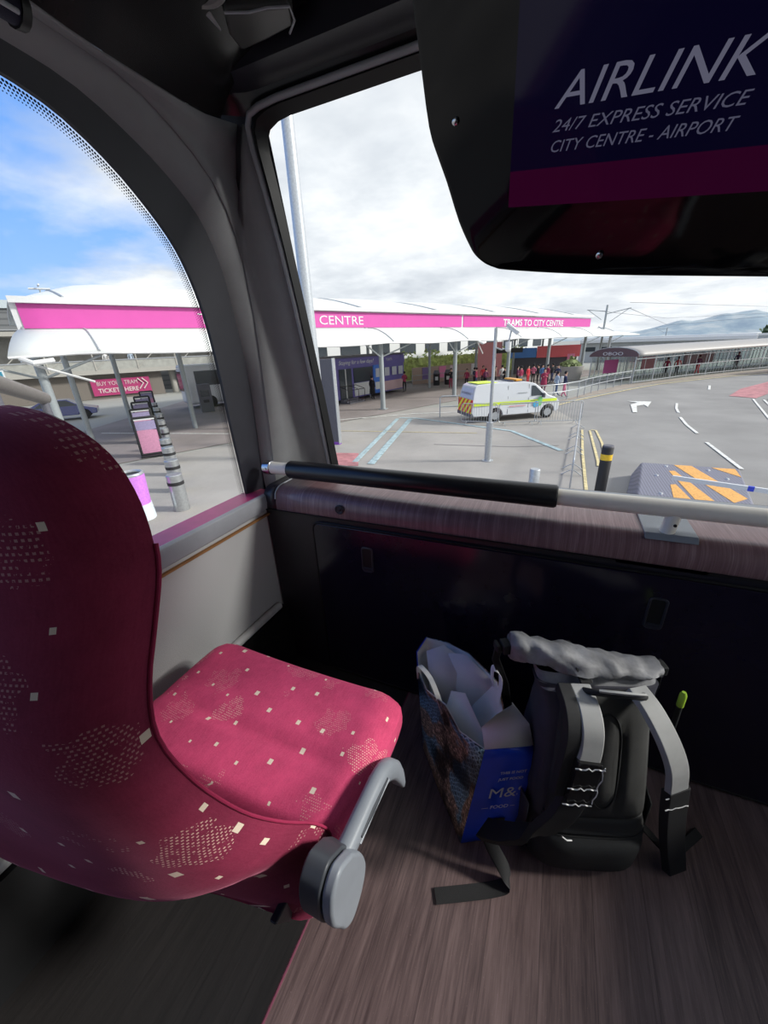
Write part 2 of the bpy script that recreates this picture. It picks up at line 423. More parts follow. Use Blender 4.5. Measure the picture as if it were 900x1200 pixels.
# outer skin so that the pillar has depth
b = MB(); b.grid([rA, [V(-1.13, p.y+.10 if i < 55 else p.y, p.z+(.0 if i < 30 else .12)) for i, p in enumerate(rB)]])
b.grid([[ws(-.87, z, -.03) for z in (.75, 1.2, 1.6, 2.0)], [V(-1.0, 1.40-.2*z+.15, z) for z in (.75, 1.2, 1.6, 2.0)], [V(-1.13, 1.20, z) for z in (.75, 1.2, 1.6, 2.0)]])
struct(b.build('trim_2', M_FRAME, None, origin=False, smooth=60))

# ceiling: a coved panel rising from the window frame line, and a header over the windscreen
cl = resample(Ee[1:], 60); rows = []
for f, dz in ((0, 0), (.02, .022), (.05, .045), (.10, .062), (.2, .075), (.35, .085), (.6, .085), (.85, .06), (1, 0)):
    rows.append([V(lerp(p.x, 1.42, f), lerp(p.y, min(p.y, 1.06), min(1, f*10)), lerp(p.z, 1.95, min(1, f*8))+dz) for p in cl])
b = MB(); b.grid(rows); ce = struct(b.build('ceiling', M_CEIL, None, origin=False, smooth=60))
rows = []
hx = [-.962, -.94, -.90, -.85, -.78, -.6, -.3, 0, .4, .8, 1.2, 1.42]
for f in (0, .2, .4, .6, .8, 1):
    rows.append([V(x, lerp(1.186 if x > -.90 else lerp(1.14, 1.186, (x+.962)/.062), 1.058 if x > -.93 else 1.10, f), lerp(1.927, 1.9155 if x < -.95 else (2.0 if x < -.88 else 2.035), math.sin(f*PI/2)**1.2)) for x in hx])
b = MB(); b.grid(rows); b.build('header', M_CEIL, ce, world=True, smooth=75)
b = MB(); b.box((.22, -.9, 2.12), (2.7, 4.4, .04)); b.box((.22, 1.12, 2.03), (2.5, .10, .14)); b.build('roof_skin', M_FRAME, ce, world=True)
pts = [(-.751, .945), (-.616, .996), (-.640, 1.050), (-.72, 1.056), (-.80, 1.056), (-.79, 1.0)]
b = MB(); b.prism([(x, y) for x, y in pts], lambda p: V(p[0], p[1], 1.975), lambda p: V(p[0], p[1], 2.06)); b.build('corner_panel', M_CEIL2, ce, world=True, bevel=.010)
b = MB(); b.tube([V(-.755+.05*math.cos(a), .880+.05*math.sin(a), 1.985) for a in [2*PI*k/28 for k in range(28)]], .009, 8, closed=True)
b.build('speaker_ring', mat('ring_grey', (.26, .26, .25), .5), ce, world=True)
b = MB(); b.cyl((-.755, .88, 1.99), (-.755, .88, 2.05), .05, n=24); b.build('speaker_cup', M_CEIL2, ce, world=True)
b = MB(); b.tube([(-.748, .944, 1.973), (-.70, .968, 1.973), (-.66, .976, 1.973), (-.616, .995, 1.973), (-.628, 1.03, 1.973), (-.66, 1.056, 1.973)], .0025, 6); b.build('panel_seam', M_EDGE, ce, world=True)
b = MB(); b.box((-.80, .985, 1.985), (.018, .11, .02), rz=.25); b.build('panel_rib', M_PILLAR, ce, world=True, bevel=.004)
# unseen saloon enclosure; right wall and window sized to steer the light
b = MB(); b.box((1.47, -.85, .36), (.10, 4.4, .82)); b.box((1.47, 1.29, 1.35), (.10, .06, 1.25)); b.box((1.47, -.85, 1.99), (.10, 4.4, .2)); b.box((1.47, -1.65, 1.36), (.10, 2.90, 1.2)); b.box((1.40, 1.29, 1.40), (.12, .06, 1.2))
struct(b.build('wall_right', M_WALL, None, origin=False))
b = MB(); b.addm([V(1.47, -.2, .77), V(1.47, 1.26, .77), V(1.47, 1.26, 1.89), V(1.47, -.2, 1.89)], [(0, 1, 2, 3)]); struct(b.build('window_3', M_GLASS, None, origin=False, smooth=0))
b = MB(); b.box((.2, -3.0, 1.0), (2.7, .1, 2.2)); struct(b.build('wall_back', mat('rear_bulkhead', (.10, .10, .11), .7), None, origin=False))
# bus front under the windscreen (outer skin)
b = MB(); b.box((.22, 1.47, .36), (2.5, .06, .86)); struct(b.build('wall_front', M_FRAME, None, origin=False))

# navy roller blind end at the top left
bl = thing('roller_blind', 'dark navy rolled fabric window blind at the top of the side window', 'blind', (-.93, .56, 1.86))
b = MB(); b.tube([V(-.945, y, 1.875) for y in (-.30, .0, .2, .625)], .026, 14); b.build('fabric_roll', mat('navy_fabric', (.015, .015, .035), .9, bump=.4, bs=500), bl, world=True)
b = MB(); b.tube([(-.945, .625, 1.875), (-.945, .64, 1.875)], [.03, .028], 14); b.build('end_cap', M_BLACK, bl, world=True)
b = MB(); b.tube([(-.925, .62, 1.858), (-.925, -.3, 1.858)], .004, 8); b.build('pull_bar', M_EDGE, bl, world=True)

# ------------------------------------------------------------------ dashboard box
dash = thing('dash_console', 'dark front console with reddish wood effect top edge under the windscreen', 'console', (.2, 1.25, 0))
b = MB(); prof = [(1.065, 0), (1.065, .745), (1.40, .745), (1.40, 0)]
b.prism(prof, lambda p: V(-.995, p[0]+.004, p[1]), lambda p: V(1.33, p[0]+.004, p[1])); b.build('body', M_BOXM, dash, world=True, bevel=.006)
def wprof():
    out = [(1.066, .742), (1.062, .755)]
    for k in range(9):
        a = k/8*PI/2; out.append((1.062+.052*(1-math.cos(a)), .772+.052*math.sin(a)))
    return out
top = wprof()+[(1.25, .826), (1.41, .790)]
b = MB(); b.grid([[V(x, p[0], p[1]+(0 if x > -.3 else (.012*min(1, (-.3-x)/.6) if p[1] > .8 else 0))) for p in top] for x in (-.935, -.8, -.6, -.3, .1, .6, 1.33)])
b.build('wood_top', M_WOOD, dash, world=True, smooth=70, solid=-.004)
b = MB(); b.grid([[V(x, p[0]+.003, p[1]-.004+(.012 if p[1] > .8 else 0)) for p in top] for x in (-.995, -.937)])
b.build('end_cap', M_BOXM, dash, world=True, smooth=70, solid=-.004)
b = MB(); b.tube([V(-.936, p[0]-.001, p[1]+.001+(.012 if p[1] > .8 else 0)) for p in top[4:12]], .003, 8); b.build('wood_edging', M_EDGE, dash, world=True)
b = MB(); b.box((.16, 1.387, .808), (2.4, .035, .03)); b.build('screen_strip', M_EDGE, dash, world=True, bevel=.004)
b = MB(); b.box((-.30, 1.061, .7465), (1.4, .008, .006)); b.box((.8, 1.061, .7465), (1.2, .008, .006)); b.build('shadow_gap', M_BLACK, dash, world=True)
# hatch door
def rrect(x0, x1, z0, z1, r, n=6):
    out = []
    for cx, cz_, a0 in ((x1-r, z1-r, 0), (x0+r, z1-r, PI/2), (x0+r, z0+r, PI), (x1-r, z0+r, 1.5*PI)):
        for k in range(n+1): a = a0+PI/2*k/n; out.append((cx+r*math.cos(a), cz_+r*math.sin(a)))
    return out
hatch = MB(); hatch.prism(rrect(-.776, 1.30, .02, .718, .03), lambda p: V(p[0], 1.0595, p[1]), lambda p: V(p[0], 1.07, p[1]))
ho = hatch.build('hatch_door', M_BOX, dash, world=True, bevel=.003)
b = MB(); ring = [V(p[0], 1.064, p[1]) for p in rrect(-.780, 1.304, .015, .722, .033)]; b.tube(ring, .004, 6, closed=True); b.build('door_seam', M_BLACK, ho, world=True)
for lx, lz in ((-.556, .603), (.319, .603)):
    b = MB(); b.tube([V(p[0], 1.0585, p[1]) for p in rrect(lx-.020, lx+.020, lz-.048, lz+.048, .010)], .0035, 8, closed=True)
    lt = b.build('latch', mat('latch_plastic', (.035, .035, .045), .3), ho, world=True)
    b = MB(); b.box((lx, 1.0600, lz), (.036, .003, .092)); b.build('latch_recess', M_BLACK, lt, world=True)
    b = MB(); b.box((lx, 1.0575, lz-.038), (.034, .006, .012)); b.build('latch_lip', M_FRAME, lt, world=True, bevel=.002)
b = MB(); c = V(-.655, 1.060, .787)
b.tube([c+V(.014*math.cos(a), 0, .014*math.sin(a)) for a in [2*PI*k/20 for k in range(20)]], .004, 8, closed=True)
b.cyl(c+V(0, -.002, 0), c+V(0, .008, 0), .012, n=20); b.box(c+V(0, -.004, 0), (.013, .004, .004))
b.build('lock_plug', M_FRAME, dash, world=True)

# ------------------------------------------------------------------ grab rail
rail = thing('grab_rail', 'cream metal grab rail with black padded sleeve across the windscreen', 'rail', (.2, 1.12, .8))
b = MB(); b.tube([(-.985, 1.12, .8985), (1.33, 1.12, .8815)], .0235, 20); b.build('rail_tube', M_CREAM, rail, world=True)
b = MB(); b.tube([(-.892, 1.12, .898), (-.885, 1.12, .898), (.030, 1.12, .8915), (.036, 1.12, .8915)], [.030, .0335, .0335, .030], 24); b.build('black_sleeve', M_SLEEVE, rail, world=True)
b = MB(); b.tube([(-1.005, 1.12, .899), (-.975, 1.12, .899), (-.972, 1.12, .899)], [.027, .027, .024], 20); b.cyl((-.985, 1.097, .90), (-.985, 1.090, .90), .005, n=8); b.build('wall_socket', M_CHROME, rail, world=True, bevel=.002)
b = MB(); b.tube([(.318, 1.12, .885), (.305, 1.105, .815)], [.017, .0175], 18); st = b.build('stanchion', M_CREAM, rail, world=True)
b = MB(); b.cyl((.3155, 1.088, .856), (.3150, 1.085, .855), .004, n=10); b.build('grub_screw', M_BLACK, st, world=True)
b = MB(); b.prism([(1.075, .8145), (1.09, .8285), (1.26, .832), (1.26, .826), (1.09, .822)], lambda p: V(.255, *p), lambda p: V(.372, *p)); b.build('mounting_plate', M_ARM, rail, world=True, bevel=.002)

# ------------------------------------------------------------------ overhead monitor
mu = V(.9786, -.1566, -.1334).normalized(); mn = V(.2, .8757, .4395).normalized(); mv = mu.cross(mn)*1.0; mc = V(.014, .906, 1.587)
if mv.z < 0: mv = -mv
def mp(u, v, d=0): return mc+mu*u+mv*v+mn*d    # d>0 = away from camera
mon = thing('overhead_monitor', 'large glossy black overhead information screen hanging at the windscreen top', 'monitor', mp(.3, .05))
mon.rotation_euler = (0, 0, 0)
L = [(-.338, .30), (-.334, .22), (-.328, .16), (-.318, .066), (-.302, .02), (-.285, -.02), (-.260, -.088), (-.236, -.133), (-.222, -.152), (-.200, -.168), (-.175, -.177), (-.15, -.181), (-.04, -.186), (.087, -.188), (.3, -.187), (.6, -.184), (.72, -.175), (.76, -.13), (.79, .05), (.80, .30)]
L = [(p.x, p.y) for p in crom([(a, c_, 0) for a, c_ in L], 3)]
cen = (.25, .08)
def off(p, s_): return (cen[0]+(p[0]-cen[0])*s_, cen[1]+(p[1]-cen[1])*s_)
b = MB()
lay = [(off(p, .985) , 0) for p in L]
rows = [[mp(*off(p, .975), .0) for p in L], [mp(*off(p, .990), .003) for p in L], [mp(*p, .016) for p in L], [mp(*p, .035) for p in L], [mp(*off(p, .93), .10) for p in L]]
b.grid(rows); n = len(L)
b.addm(rows[0], [tuple(range(n))]); b.addm(rows[-1], [tuple(range(n))])
b.build('housing', mat('monitor_gloss_black', (.003, .003, .004), .06, var=.05, spec=.25), mon, world=True, smooth=40)
b = MB(); b.tube([mp(*off(p, 1.0), .022) for p in L], .0035, 8); b.build('edge_bead', mat('bead_grey', (.10, .10, .11), .25), mon, world=True)
def emis(name, col, st=1.0, base=(.003, .003, .004), rough=.08):
    w = NB(name); w.b.inputs['Base Color'].default_value = (*base, 1); w.b.inputs['Roughness'].default_value = rough
    w.b.inputs['Specular IOR Level'].default_value = .25; w.b.inputs['Emission Color'].default_value = (*col, 1); w.b.inputs['Emission Strength'].default_value = st
    return w.m
def mquad(u0, u1, v0, v1, d): return [mp(u0, v0, d), mp(u1, v0, d), mp(u1, v1, d), mp(u0, v1, d)]
b = MB(); b.addm(mquad(-.147, .56, -.012, .29, -.0012), [(0, 1, 2, 3)]); scr = b.build('screen_picture', emis('screen_navy', (.0012, .0008, .007)), mon, world=True, smooth=0)
b = MB(); b.addm(mquad(-.147, .56, -.066, -.012, -.0012), [(0, 1, 2, 3)]); b.build('magenta_band', emis('screen_magenta', (.016, .0004, .009)), scr, world=True, smooth=0)
M_TXT = emis('screen_text', (.075, .075, .11))
text('AIRLINK', mp(-.079, .062, -.002), mu, mv, .056, M_TXT, scr, shear=.28, width=.268)
M_TXT2 = emis('screen_text_small', (.05, .05, .08))
text('24/7 EXPRESS SERVICE', mp(-.079, .034, -.002), mu, mv, .0215, M_TXT2, scr, shear=.28, width=.264)
text('CITY CENTRE - AIRPORT', mp(-.080, .0085, -.002), mu, mv, .0215, M_TXT2, scr, shear=.28, width=.258)
for u_, v_ in ((-.256, .068), (.037, -.150), (.60, -.15), (-.29, .22)):
    b = MB(); b.tube([mp(u_, v_, .001), mp(u_, v_, -.003), mp(u_, v_, -.0045)], [.006, .006, .0035], 14); b.build('screw', M_CHROME, mon, world=True)
for u_ in (-.20, .55): b = MB(); b.box(mp(u_, .27, .12), (.10, .10, .2)); b.build('bracket', M_BLACK, mon, world=True)

# ------------------------------------------------------------------ bus seat
seat = thing('bus_seat', 'single crimson patterned velour bus seat with folded grey armrest', 'seat', (-.58, .40, 0))
# shell: levels (z, right edge x, front edge y, depth of the back)
lev = [(.405, -.31, .245, .03), (.415, -.288, .262, .04), (.44, -.280, .290, .075), (.49, -.283, .318, .11), (.54, -.300, .302, .115), (.60, -.322, .262, .14), (.67, -.342, .224, .115), (.75, -.354, .194, .10), (.83, -.363, .172, .093),
       (.91, -.367, .160, .090), (.98, -.362, .168, .090), (1.05, -.357, .193, .095), (1.10, -.356, .212, .10), (1.14, -.364, .223, .10), (1.18, -.380, .230, .095), (1.215, -.408, .234, .085), (1.24, -.455, .236, .07), (1.255, -.505, .236, .05), (1.261, -.56, .234, .03)]
CX = -.595; ls = crom([(a, b_, c_) for a, b_, c_, d_ in lev], 3); ld = crom([(d_, 0, 0) for a, b_, c_, d_ in lev], 3)
rows = []; uvs = []
ring_n = 56
for p, q in zip(ls, ld):
    z, xr, ye = p; dp = q.x; w_ = xr-CX; row = []; arc = 0
    for k in range(ring_n):
        a = 2*PI*k/ring_n        # 0 = right edge, going round the back (pi = left edge) and the front
        cx_, sy = math.cos(a), math.sin(a)
        X = CX+w_*math.copysign(abs(cx_)**.62, cx_)
        if sy >= 0: Y = ye-dp*abs(sy)**.75
        else: Y = ye-min(.045, dp*.45)*abs(sy)**.6
        sk_ = .23*max(.25, min(1, 1-(z-.5)/.5)); row.append(V(X, Y+sk_*(X-(CX+w_))-(0 if sy < 0 else max(0, .5-z)*-.15), z-.065*max(0, min(1, (X+.50)/.20))**1.3*max(0, min(1, (.50-z)/.09))))
    rows.append(row)
uvd = {}
idx = 0
for r in rows:
    a_ = 0
    for k, p in enumerate(r):
        if k: a_ += (p-r[k-1]).length
        uvd[idx] = (a_+.03*p.z, p.z*1.06); idx += 1
b = MB(); b.grid(rows, cu=True); b.addm(rows[0], [tuple(range(ring_n))]); b.addm(rows[-1], [tuple(range(ring_n))])
M_BACKF_SHADED = m_moquette('backrest_moquette_shaded', .80, 1.0, .30, .50)  # same fabric as the cushion, darkened to paint in shade on the seat back
bk = b.build('backrest', M_BACKF_SHADED, seat, world=True, smooth=60, uv=lambda co, i: uvd.get(i, (0, 0)))
# piping down the right edge
b = MB(); b.tube([r[0]+V(.001, .001, 0) for r in rows[3:-16]], .0026, 8); b.build('piping', mat('crimson_piping', (.30, .012, .06), .8), bk, world=True)
# cushion
rows = []; NX, NY = 30, 26; X0, X1, Y0, Y1 = -.878, -.258, .29, .658
def cush(u, v, top_):
    # u,v in -1..1
    x = lerp(X0, X1, (u+1)/2); y = lerp(Y0, Y1, (v+1)/2)
    rr = max(abs(u), abs(v)); 
    k = (abs(u)**10+abs(v)**10)**(1/10.); s_ = 1 if k <= 1 else 1/k
    x = (X0+X1)/2+(x-(X0+X1)/2)*s_; y = (Y0+Y1)/2+(y-(Y0+Y1)/2)*s_
    e = min(1, k); fall = (1-(1-e)**1) ; edge = max(0, (e-.86)/.14)
    z = .503-.012*(1-u*u)-.034*edge**2.2-.010*max(0, v)**4+.004*math.exp(-((abs(u)-.8)/.12)**2)
    z -= .010*math.exp(-((v+.25)/.075)**2)*(1-abs(u)**4)
    return V(x, y, z)
g = [[cush(-1+2*i/(NX-1), -1+2*j/(NY-1), 1) for i in range(NX)] for j in range(NY)]
b = MB(); b.grid(g)
per = [g[0][i] for i in range(NX)]+[g[j][-1] for j in range(1, NY)]+[g[-1][i] for i in range(NX-2, -1, -1)]+[g[j][0] for j in range(NY-2, 0, -1)]
cxy = V((X0+X1)/2, (Y0+Y1)/2, 0)
def shrink(p, s_, z): return V(cxy.x+(p.x-cxy.x)*s_, cxy.y+(p.y-cxy.y)*s_, z)
sk = [per, [shrink(p, 1.006, p.z-.02) for p in per], [shrink(p, 1.004, .425) for p in per], [shrink(p, .985, .398) for p in per], [shrink(p, .93, .392) for p in per]]
b.grid(sk, cu=True); b.addm(sk[-1], [tuple(range(len(per)))])
def cuv(co, i): return (co.x*1.0+.0, co.y+(co.z-.5)*.9*(1 if co.y > .6 else 0))
def cuv(co, i):
    u_, v_ = co.x, co.y
    d = .5-co.z
    if co.z < .478:
        if co.x > -.29: u_ = co.x+d
        elif co.y > .62: v_ = co.y+d
    return (u_, v_)
b.build('seat_cushion', M_SEATF_LIT, seat, world=True, smooth=60, uv=cuv)
# pan, bracket, leg under the cushion
b = MB(); b.box((-.57, .42, .382), (.46, .36, .02)); b.box((-.57, .30, .37), (.40, .14, .03)); b.build('seat_pan', M_BLACK, seat, world=True, bevel=.01)
b = MB(); b.tube([(-.95, .25, .33), (-.34, .25, .33)], .018, 10); b.tube([(-.95, .52, .33), (-.34, .52, .33)], .018, 10); b.build('cantilever_tubes', M_BLACK, seat, world=True)
b = MB(); b.prism([(.20, .41), (.40, .41), (.36, .36), (.285, .315), (.235, .335)], lambda p: V(-.345, *p), lambda p: V(-.33, *p)); br = b.build('side_bracket', M_FRAME, seat, world=True, bevel=.004)
b = MB(); b.cyl((-.331, .275, .350), (-.322, .275, .350), .013, n=18); b.cyl((-.323, .275, .350), (-.316, .275, .350), .007, n=6); b.build('bolt', M_CHROME, br, world=True)
b = MB(); b.beam((-.80, .46, .33), (-.80, .46, .01), .06, .04); b.build('leg', mat('leg_matt_black', (.006, .006, .006), .95, spec=.1), seat, world=True, bevel=.006)
# armrest: housing disc, cap, arm with hooked tip
arm = MB(); AX0, AX1 = -.272, -.205
def loftarm(path, wz, x0, x1): pass
dpts = [(.283, .564), (.306, .520), (.3165, .47), (.3045, .4355), (.280, .416), (.255, .412), (.2350, .432), (.2235, .4635), (.212, .495), (.208, .5185), (.210, .552), (.221, .580), (.2475, .592)]
disc = [(p.x, p.y) for p in crom([(y, z, 0) for y, z in dpts+dpts[:1]], 4)[:-1]]
b = MB(); b.prism(disc, lambda p: V(-.268, *p), lambda p: V(-.230, *p)); ar = b.build('armrest_housing', M_ARMD, seat, world=True, bevel=.004)
b = MB(); b.prism([((p[0]-.26)*.97+.26, (p[1]-.5)*.97+.5) for p in disc], lambda p: V(-.229, *p), lambda p: V(-.209, *p)); b.build('housing_cap', M_ARM, ar, world=True, bevel=.006, seg=3)
top_ = crom([(.262, .545, 0), (.32, .540, 0), (.38, .535, 0), (.43, .528, 0), (.47, .508, 0), (.505, .468, 0), (.530, .415, 0), (.538, .352, 0)], 4)
bot_ = crom([(.290, .505, 0), (.345, .500, 0), (.385, .492, 0), (.42, .485, 0), (.450, .470, 0), (.483, .430, 0), (.508, .380, 0), (.528, .335, 0)], 4)
b = MB(); rw = []
for t, q in zip(top_, bot_):
    rw.append([V(-.250, t.x, t.y-.006), V(-.243, t.x, t.y), V(-.228, t.x, t.y), V(-.221, *(t.lerp(q, .2)).to_2d()), V(-.221, *(t.lerp(q, .8)).to_2d()), V(-.226, q.x, q.y), V(-.250, q.x, q.y)])
b.grid(rw, cu=True); b.addm(rw[0], [tuple(range(7))]); b.addm(rw[-1], [tuple(range(7))])
ab = b.build('armrest_bar', M_ARM, seat, world=True, smooth=60)
b = MB(); b.tube([(-.222, .325, .520), (-.222, .37, .517), (-.222, .44, .505)], [.004, .0065, .004], 8); b.build('bar_slot', M_ARMD, ab, world=True)
b = MB(); b.tube([(-.2205, .318, .511), (-.2205, .37, .507), (-.2205, .445, .495)], .0022, 8); b.build('slot_lip', M_EDGE, ab, world=True)
# ------------------------------------------------------------------ shopping bag
M_PAPER = mat('white_paper', (.88, .88, .86), .7, var=.03, ns=9, bump=.15, bs=30)
M_BLUE = mat('bag_royal_blue', (.018, .085, .80), .38, var=.08)
w = NB('bag_print'); o_ = w.coord('UV')
vo = w.node('ShaderNodeTexVoronoi'); w.l.new(o_, vo.inputs['Vector']); vo.inputs['Scale'].default_value = 62; vo.inputs['Randomness'].default_value = .25
sc_ = w.ramp(vo.outputs['Distance'], [(.0, (.05, .08, .11)), (.30, (.06, .12, .18)), (.46, (.22, .34, .42)), (.58, (.02, .04, .06)), (.9, (.004, .006, .01))])
br_ = w.ramp(w.noise(o_, 90, 4, .8), [(.40, (.05, .03, .02)), (.55, (.26, .17, .12)), (.66, (.62, .50, .40))])
mk = w.ramp(w.noise(w.add(o_, (.37, .11, 0)), 6.5, 2, .5), [(.47, (0, 0, 0)), (.50, (1, 1, 1))])
dk = w.ramp(w.noise(w.add(o_, (.7, .2, 0)), 9, 2), [(.40, (.12, .12, .13)), (.55, (1, 1, 1))])
mulc = w.node('ShaderNodeMix', data_type='RGBA', blend_type='MULTIPLY'); mulc.inputs[0].default_value = 1
bri = w.scale(w.mix(mk, sc_, br_), (2.6, 2.5, 2.4)); w.l.new(bri, mulc.inputs[6]); w.l.new(dk, mulc.inputs[7])
w.l.new(mulc.outputs[2], w.b.inputs['Base Color']); w.b.inputs['Roughness'].default_value = .4
M_PRINT = w.m
bag = thing('shopping_bag', 'open paper shopping bag with dark photo print, royal blue side and white lining', 'bag', (-.12, .80, 0))
# rim and base loops; corner a = near corner between the printed wide face and the blue gusset
rim = [(-.060, .680, .350), (-.120, .722, .352), (-.180, .768, .362), (-.245, .815, .358), (-.300, .862, .352), (-.322, .915, .384), (-.305, .965, .402), (-.235, .985, .390), (-.160, .955, .392), (-.105, .905, .402), (-.055, .855, .408), (-.022, .790, .350), (.012, .760, .338), (.052, .742, .345)]
base = [(-.098, .635, .002), (-.145, .690, .002), (-.190, .742, .002), (-.235, .800, .002), (-.282, .862, .002), (-.270, .890, .002), (-.245, .915, .002), (-.200, .895, .002), (-.150, .860, .002), (-.100, .815, .002), (-.050, .765, .002), (-.010, .735, .002), (.015, .715, .002), (.020, .700, .002)]
rim = [V(*p) for p in rim]; base = [V(*p) for p in base]; NR = len(rim)
rows = []
for k in range(11):
    t = k/10
    row = []
    for i in range(NR):
        p = base[i].lerp(rim[i], t)
        if 1 <= i <= 3: p = p+V(.014, .018, 0)*math.sin(t*PI)*.6+V(-.010, -.012, 0)*max(0, t-.75)*4*(.5 if i == 2 else 1)
        if i == 13: p = p+V(.012, -.004, 0)*math.sin(t*PI)
        row.append(p+V(0, 0, .004*math.sin(i*3+k*.8)*t*t))
    rows.append(row)
def bagpart(idx, name, m, parent=bag, uvs=None, inset=0, solid=.0015):
    b = MB(); rr = []; uvm = {}; q = 0
    for k, r in enumerate(rows):
        line = []
        for j, i in enumerate(idx):
            p = r[i].copy()
            c = sum((r[x] for x in range(NR)), V(0, 0, 0))/NR
            p = p+(V(c.x, c.y, p.z)-p).normalized()*inset
            line.append(p); uvm[q] = (j*.075, k*.035); q += 1
        rr.append(line)
    b.grid(rr)
    return b.build(name, m, parent, world=True, smooth=45, solid=solid, uv=(lambda co, i: uvm[i]) if uvs else None)
bagpart([0, 1, 2, 3, 4], 'printed_face', M_PRINT, uvs=1)
bagpart([4, 5, 6], 'back_gusset', M_BLUE)
bagpart([6, 7, 8, 9, 10, 11], 'rear_face', M_PRINT, uvs=1)
gs = bagpart([11, 12, 13, 0], 'blue_gusset', M_BLUE)
bagpart([0, 1, 2, 3, 4, 5, 6, 7, 8, 9, 10, 11, 12, 13, 0], 'paper_lining', M_PAPER, inset=.004, solid=.001)
# fold-over white flap at the gusset top
b = MB(); b.grid([[rows[10][i]+V(0, 0, .003) for i in (0, 13, 12)], [rows[10][i].lerp(rows[10][i]+V(-.02, .04, .045), .8) for i in (0, 13, 12)], [V(-.045, .735, .425), V(-.01, .775, .43), V(-.012, .80, .41)]]); 
b.build('white_flap', M_PAPER, bag, world=True, smooth=50, solid=.001)
b = MB(); b.addm(base, [tuple(range(NR))]); b.build('bag_base', M_BLUE, bag, world=True, solid=.002)
# writing on the blue gusset
go = rows[0][0].lerp(rows[10][0], .0); g0 = rows[0][0]; g1 = rows[10][0]; h1 = rows[10][13]; h0 = rows[0][13]
def gp(s_, t, d=-.0035):
    a = g0.lerp(g1, t); c = h0.lerp(h1, t); p = a.lerp(c, s_)
    nrm = (c-a).cross(g1-g0).normalized(); 
    if nrm.y > 0: nrm = -nrm
    return p+nrm*.0085
gr_ = (gp(1, .5)-gp(0, .5)).normalized(); gu = (g1-g0).lerp(h1-h0, .5).normalized()
M_WHITE = mat('white_print', (.75, .76, .78), .5)
text("M&S", gp(.28, .52), gr_, gu, .052, M_WHITE, gs, width=.098)
text("THIS IS NOT", gp(.42, .765), gr_, gu, .013, M_WHITE, gs, bold=.02)
text("JUST FOOD", gp(.42, .70), gr_, gu, .013, M_WHITE, gs, bold=.02)
text("\u2014 FOOD \u2014", gp(.22, .40), gr_, gu, .018, M_WHITE, gs, bold=.01)
text("The best\nGood food", gp(.42, .15), gr_, gu, .013, M_WHITE, gs, bold=.03) if False else None
b = MB(); b.box((0, 0, 0), (.04, .001, .045)); b.xf(Matrix.Translation(gp(.65, .22)) @ gr_.to_track_quat('X', 'Z').to_matrix().to_4x4()); b.build('dark_sticker', mat('sticker_dark', (.02, .02, .02), .5), gs, world=True)
text("The\nGood", gp(.40, .17), gr_, gu, .014, M_WHITE, gs, bold=.03)
# handles
def arch(pts, name):
    c = crom(pts, 6); b = MB(); b.ribbon(c, V(.55, .70, -.1) if name == 1 else V(-.5, .6, .2), .016, .002); b.build('handle', M_PAPER, bag, world=True, smooth=50)
arch([(-.195, .775, .315), (-.215, .785, .37), (-.245, .81, .40), (-.280, .835, .405), (-.295, .855, .38), (-.295, .86, .33)], 1)
arch([(-.065, .862, .36), (-.075, .862, .42), (-.072, .860, .455), (-.048, .838, .44), (-.050, .82, .37)], 2)
# sheets of paper inside
for k, pts in enumerate(([(-.27, .93, .20), (-.09, .88, .18), (-.065, .86, .395), (-.165, .925, .415), (-.225, .94, .385)],
                         [(-.22, .82, .16), (-.06, .74, .14), (-.055, .735, .30), (-.14, .815, .375), (-.185, .835, .345)],
                         [(-.26, .88, .2), (-.16, .9, .2), (-.15, .93, .37), (-.24, .95, .405), (-.29, .92, .39)])):
    b = MB(); P = [V(*p) for p in pts]; c = sum(P, V(0, 0, 0))/len(P)+V(.012, -.012, .004)
    b.addm(P+[c], [(i, (i+1) % len(P), len(P)) for i in range(len(P))])
    s_ = b.build('paper_sheet', M_PAPER, None, smooth=60, solid=.0012)
    tag(s_, ['white paper sheet standing at the rear inside the shopping bag', 'folded white paper sheet at the front inside the shopping bag', 'white paper sheet at the left end inside the shopping bag'][k], 'paper', 'white paper inside the shopping bag')

# ------------------------------------------------------------------ backpack
M_FAB = mat('backpack_black', (.014, .015, .016), .75, var=.25, ns=60, bump=.5, bs=700)
M_MESH = mat('back_panel_charcoal', (.045, .045, .043), .85, var=.15, bump=.6, bs=900)
M_SIDE = mat('backpack_side_navy', (.045, .045, .062), .7, var=.15, bump=.3, bs=600)
M_ROLL = mat('roll_top_grey', (.24, .24, .25), .6, var=.45, ns=18, bump=.4, bs=90)
M_STRAP = mat('strap_grey', (.38, .38, .37), .75, var=.08, bump=.3, bs=900)
M_WEB = mat('black_webbing', (.012, .012, .013), .7, bump=.4, bs=900)
M_TAPE = mat('glossy_black_tape', (.012, .012, .012), .18, bump=.5, bs=60)
M_FRAY = mat('frayed_white_edge', (.6, .6, .6), .8)
bp = thing('backpack', 'black roll-top backpack with grey shoulder straps standing on the floor', 'backpack', (.21, .70, 0), math.radians(19))
def sec(z, w_, y0, y1, ex=4.5, n=44, x0=0):
    r = []
    for k in range(n):
        a = 2*PI*k/n; c, s_ = math.cos(a), math.sin(a)
        X = x0+w_*math.copysign(abs(c)**(2/ex), c); Y = (y0+y1)/2+(y1-y0)/2*math.copysign(abs(s_)**(2/ex), s_)
        r.append(V(X, Y, z))
    return r
SEC = [(.004, .118, .030, .170), (.012, .136, .012, .200), (.04, .145, .000, .215), (.12, .147, -.004, .225), (.165, .145, .002, .225), (.18, .142, .010, .225), (.25, .140, .022, .225), (.34, .134, .040, .225), (.42, .128, .058, .220), (.48, .126, .074, .205), (.52, .134, .090, .185), (.545, .142, .102, .170)]
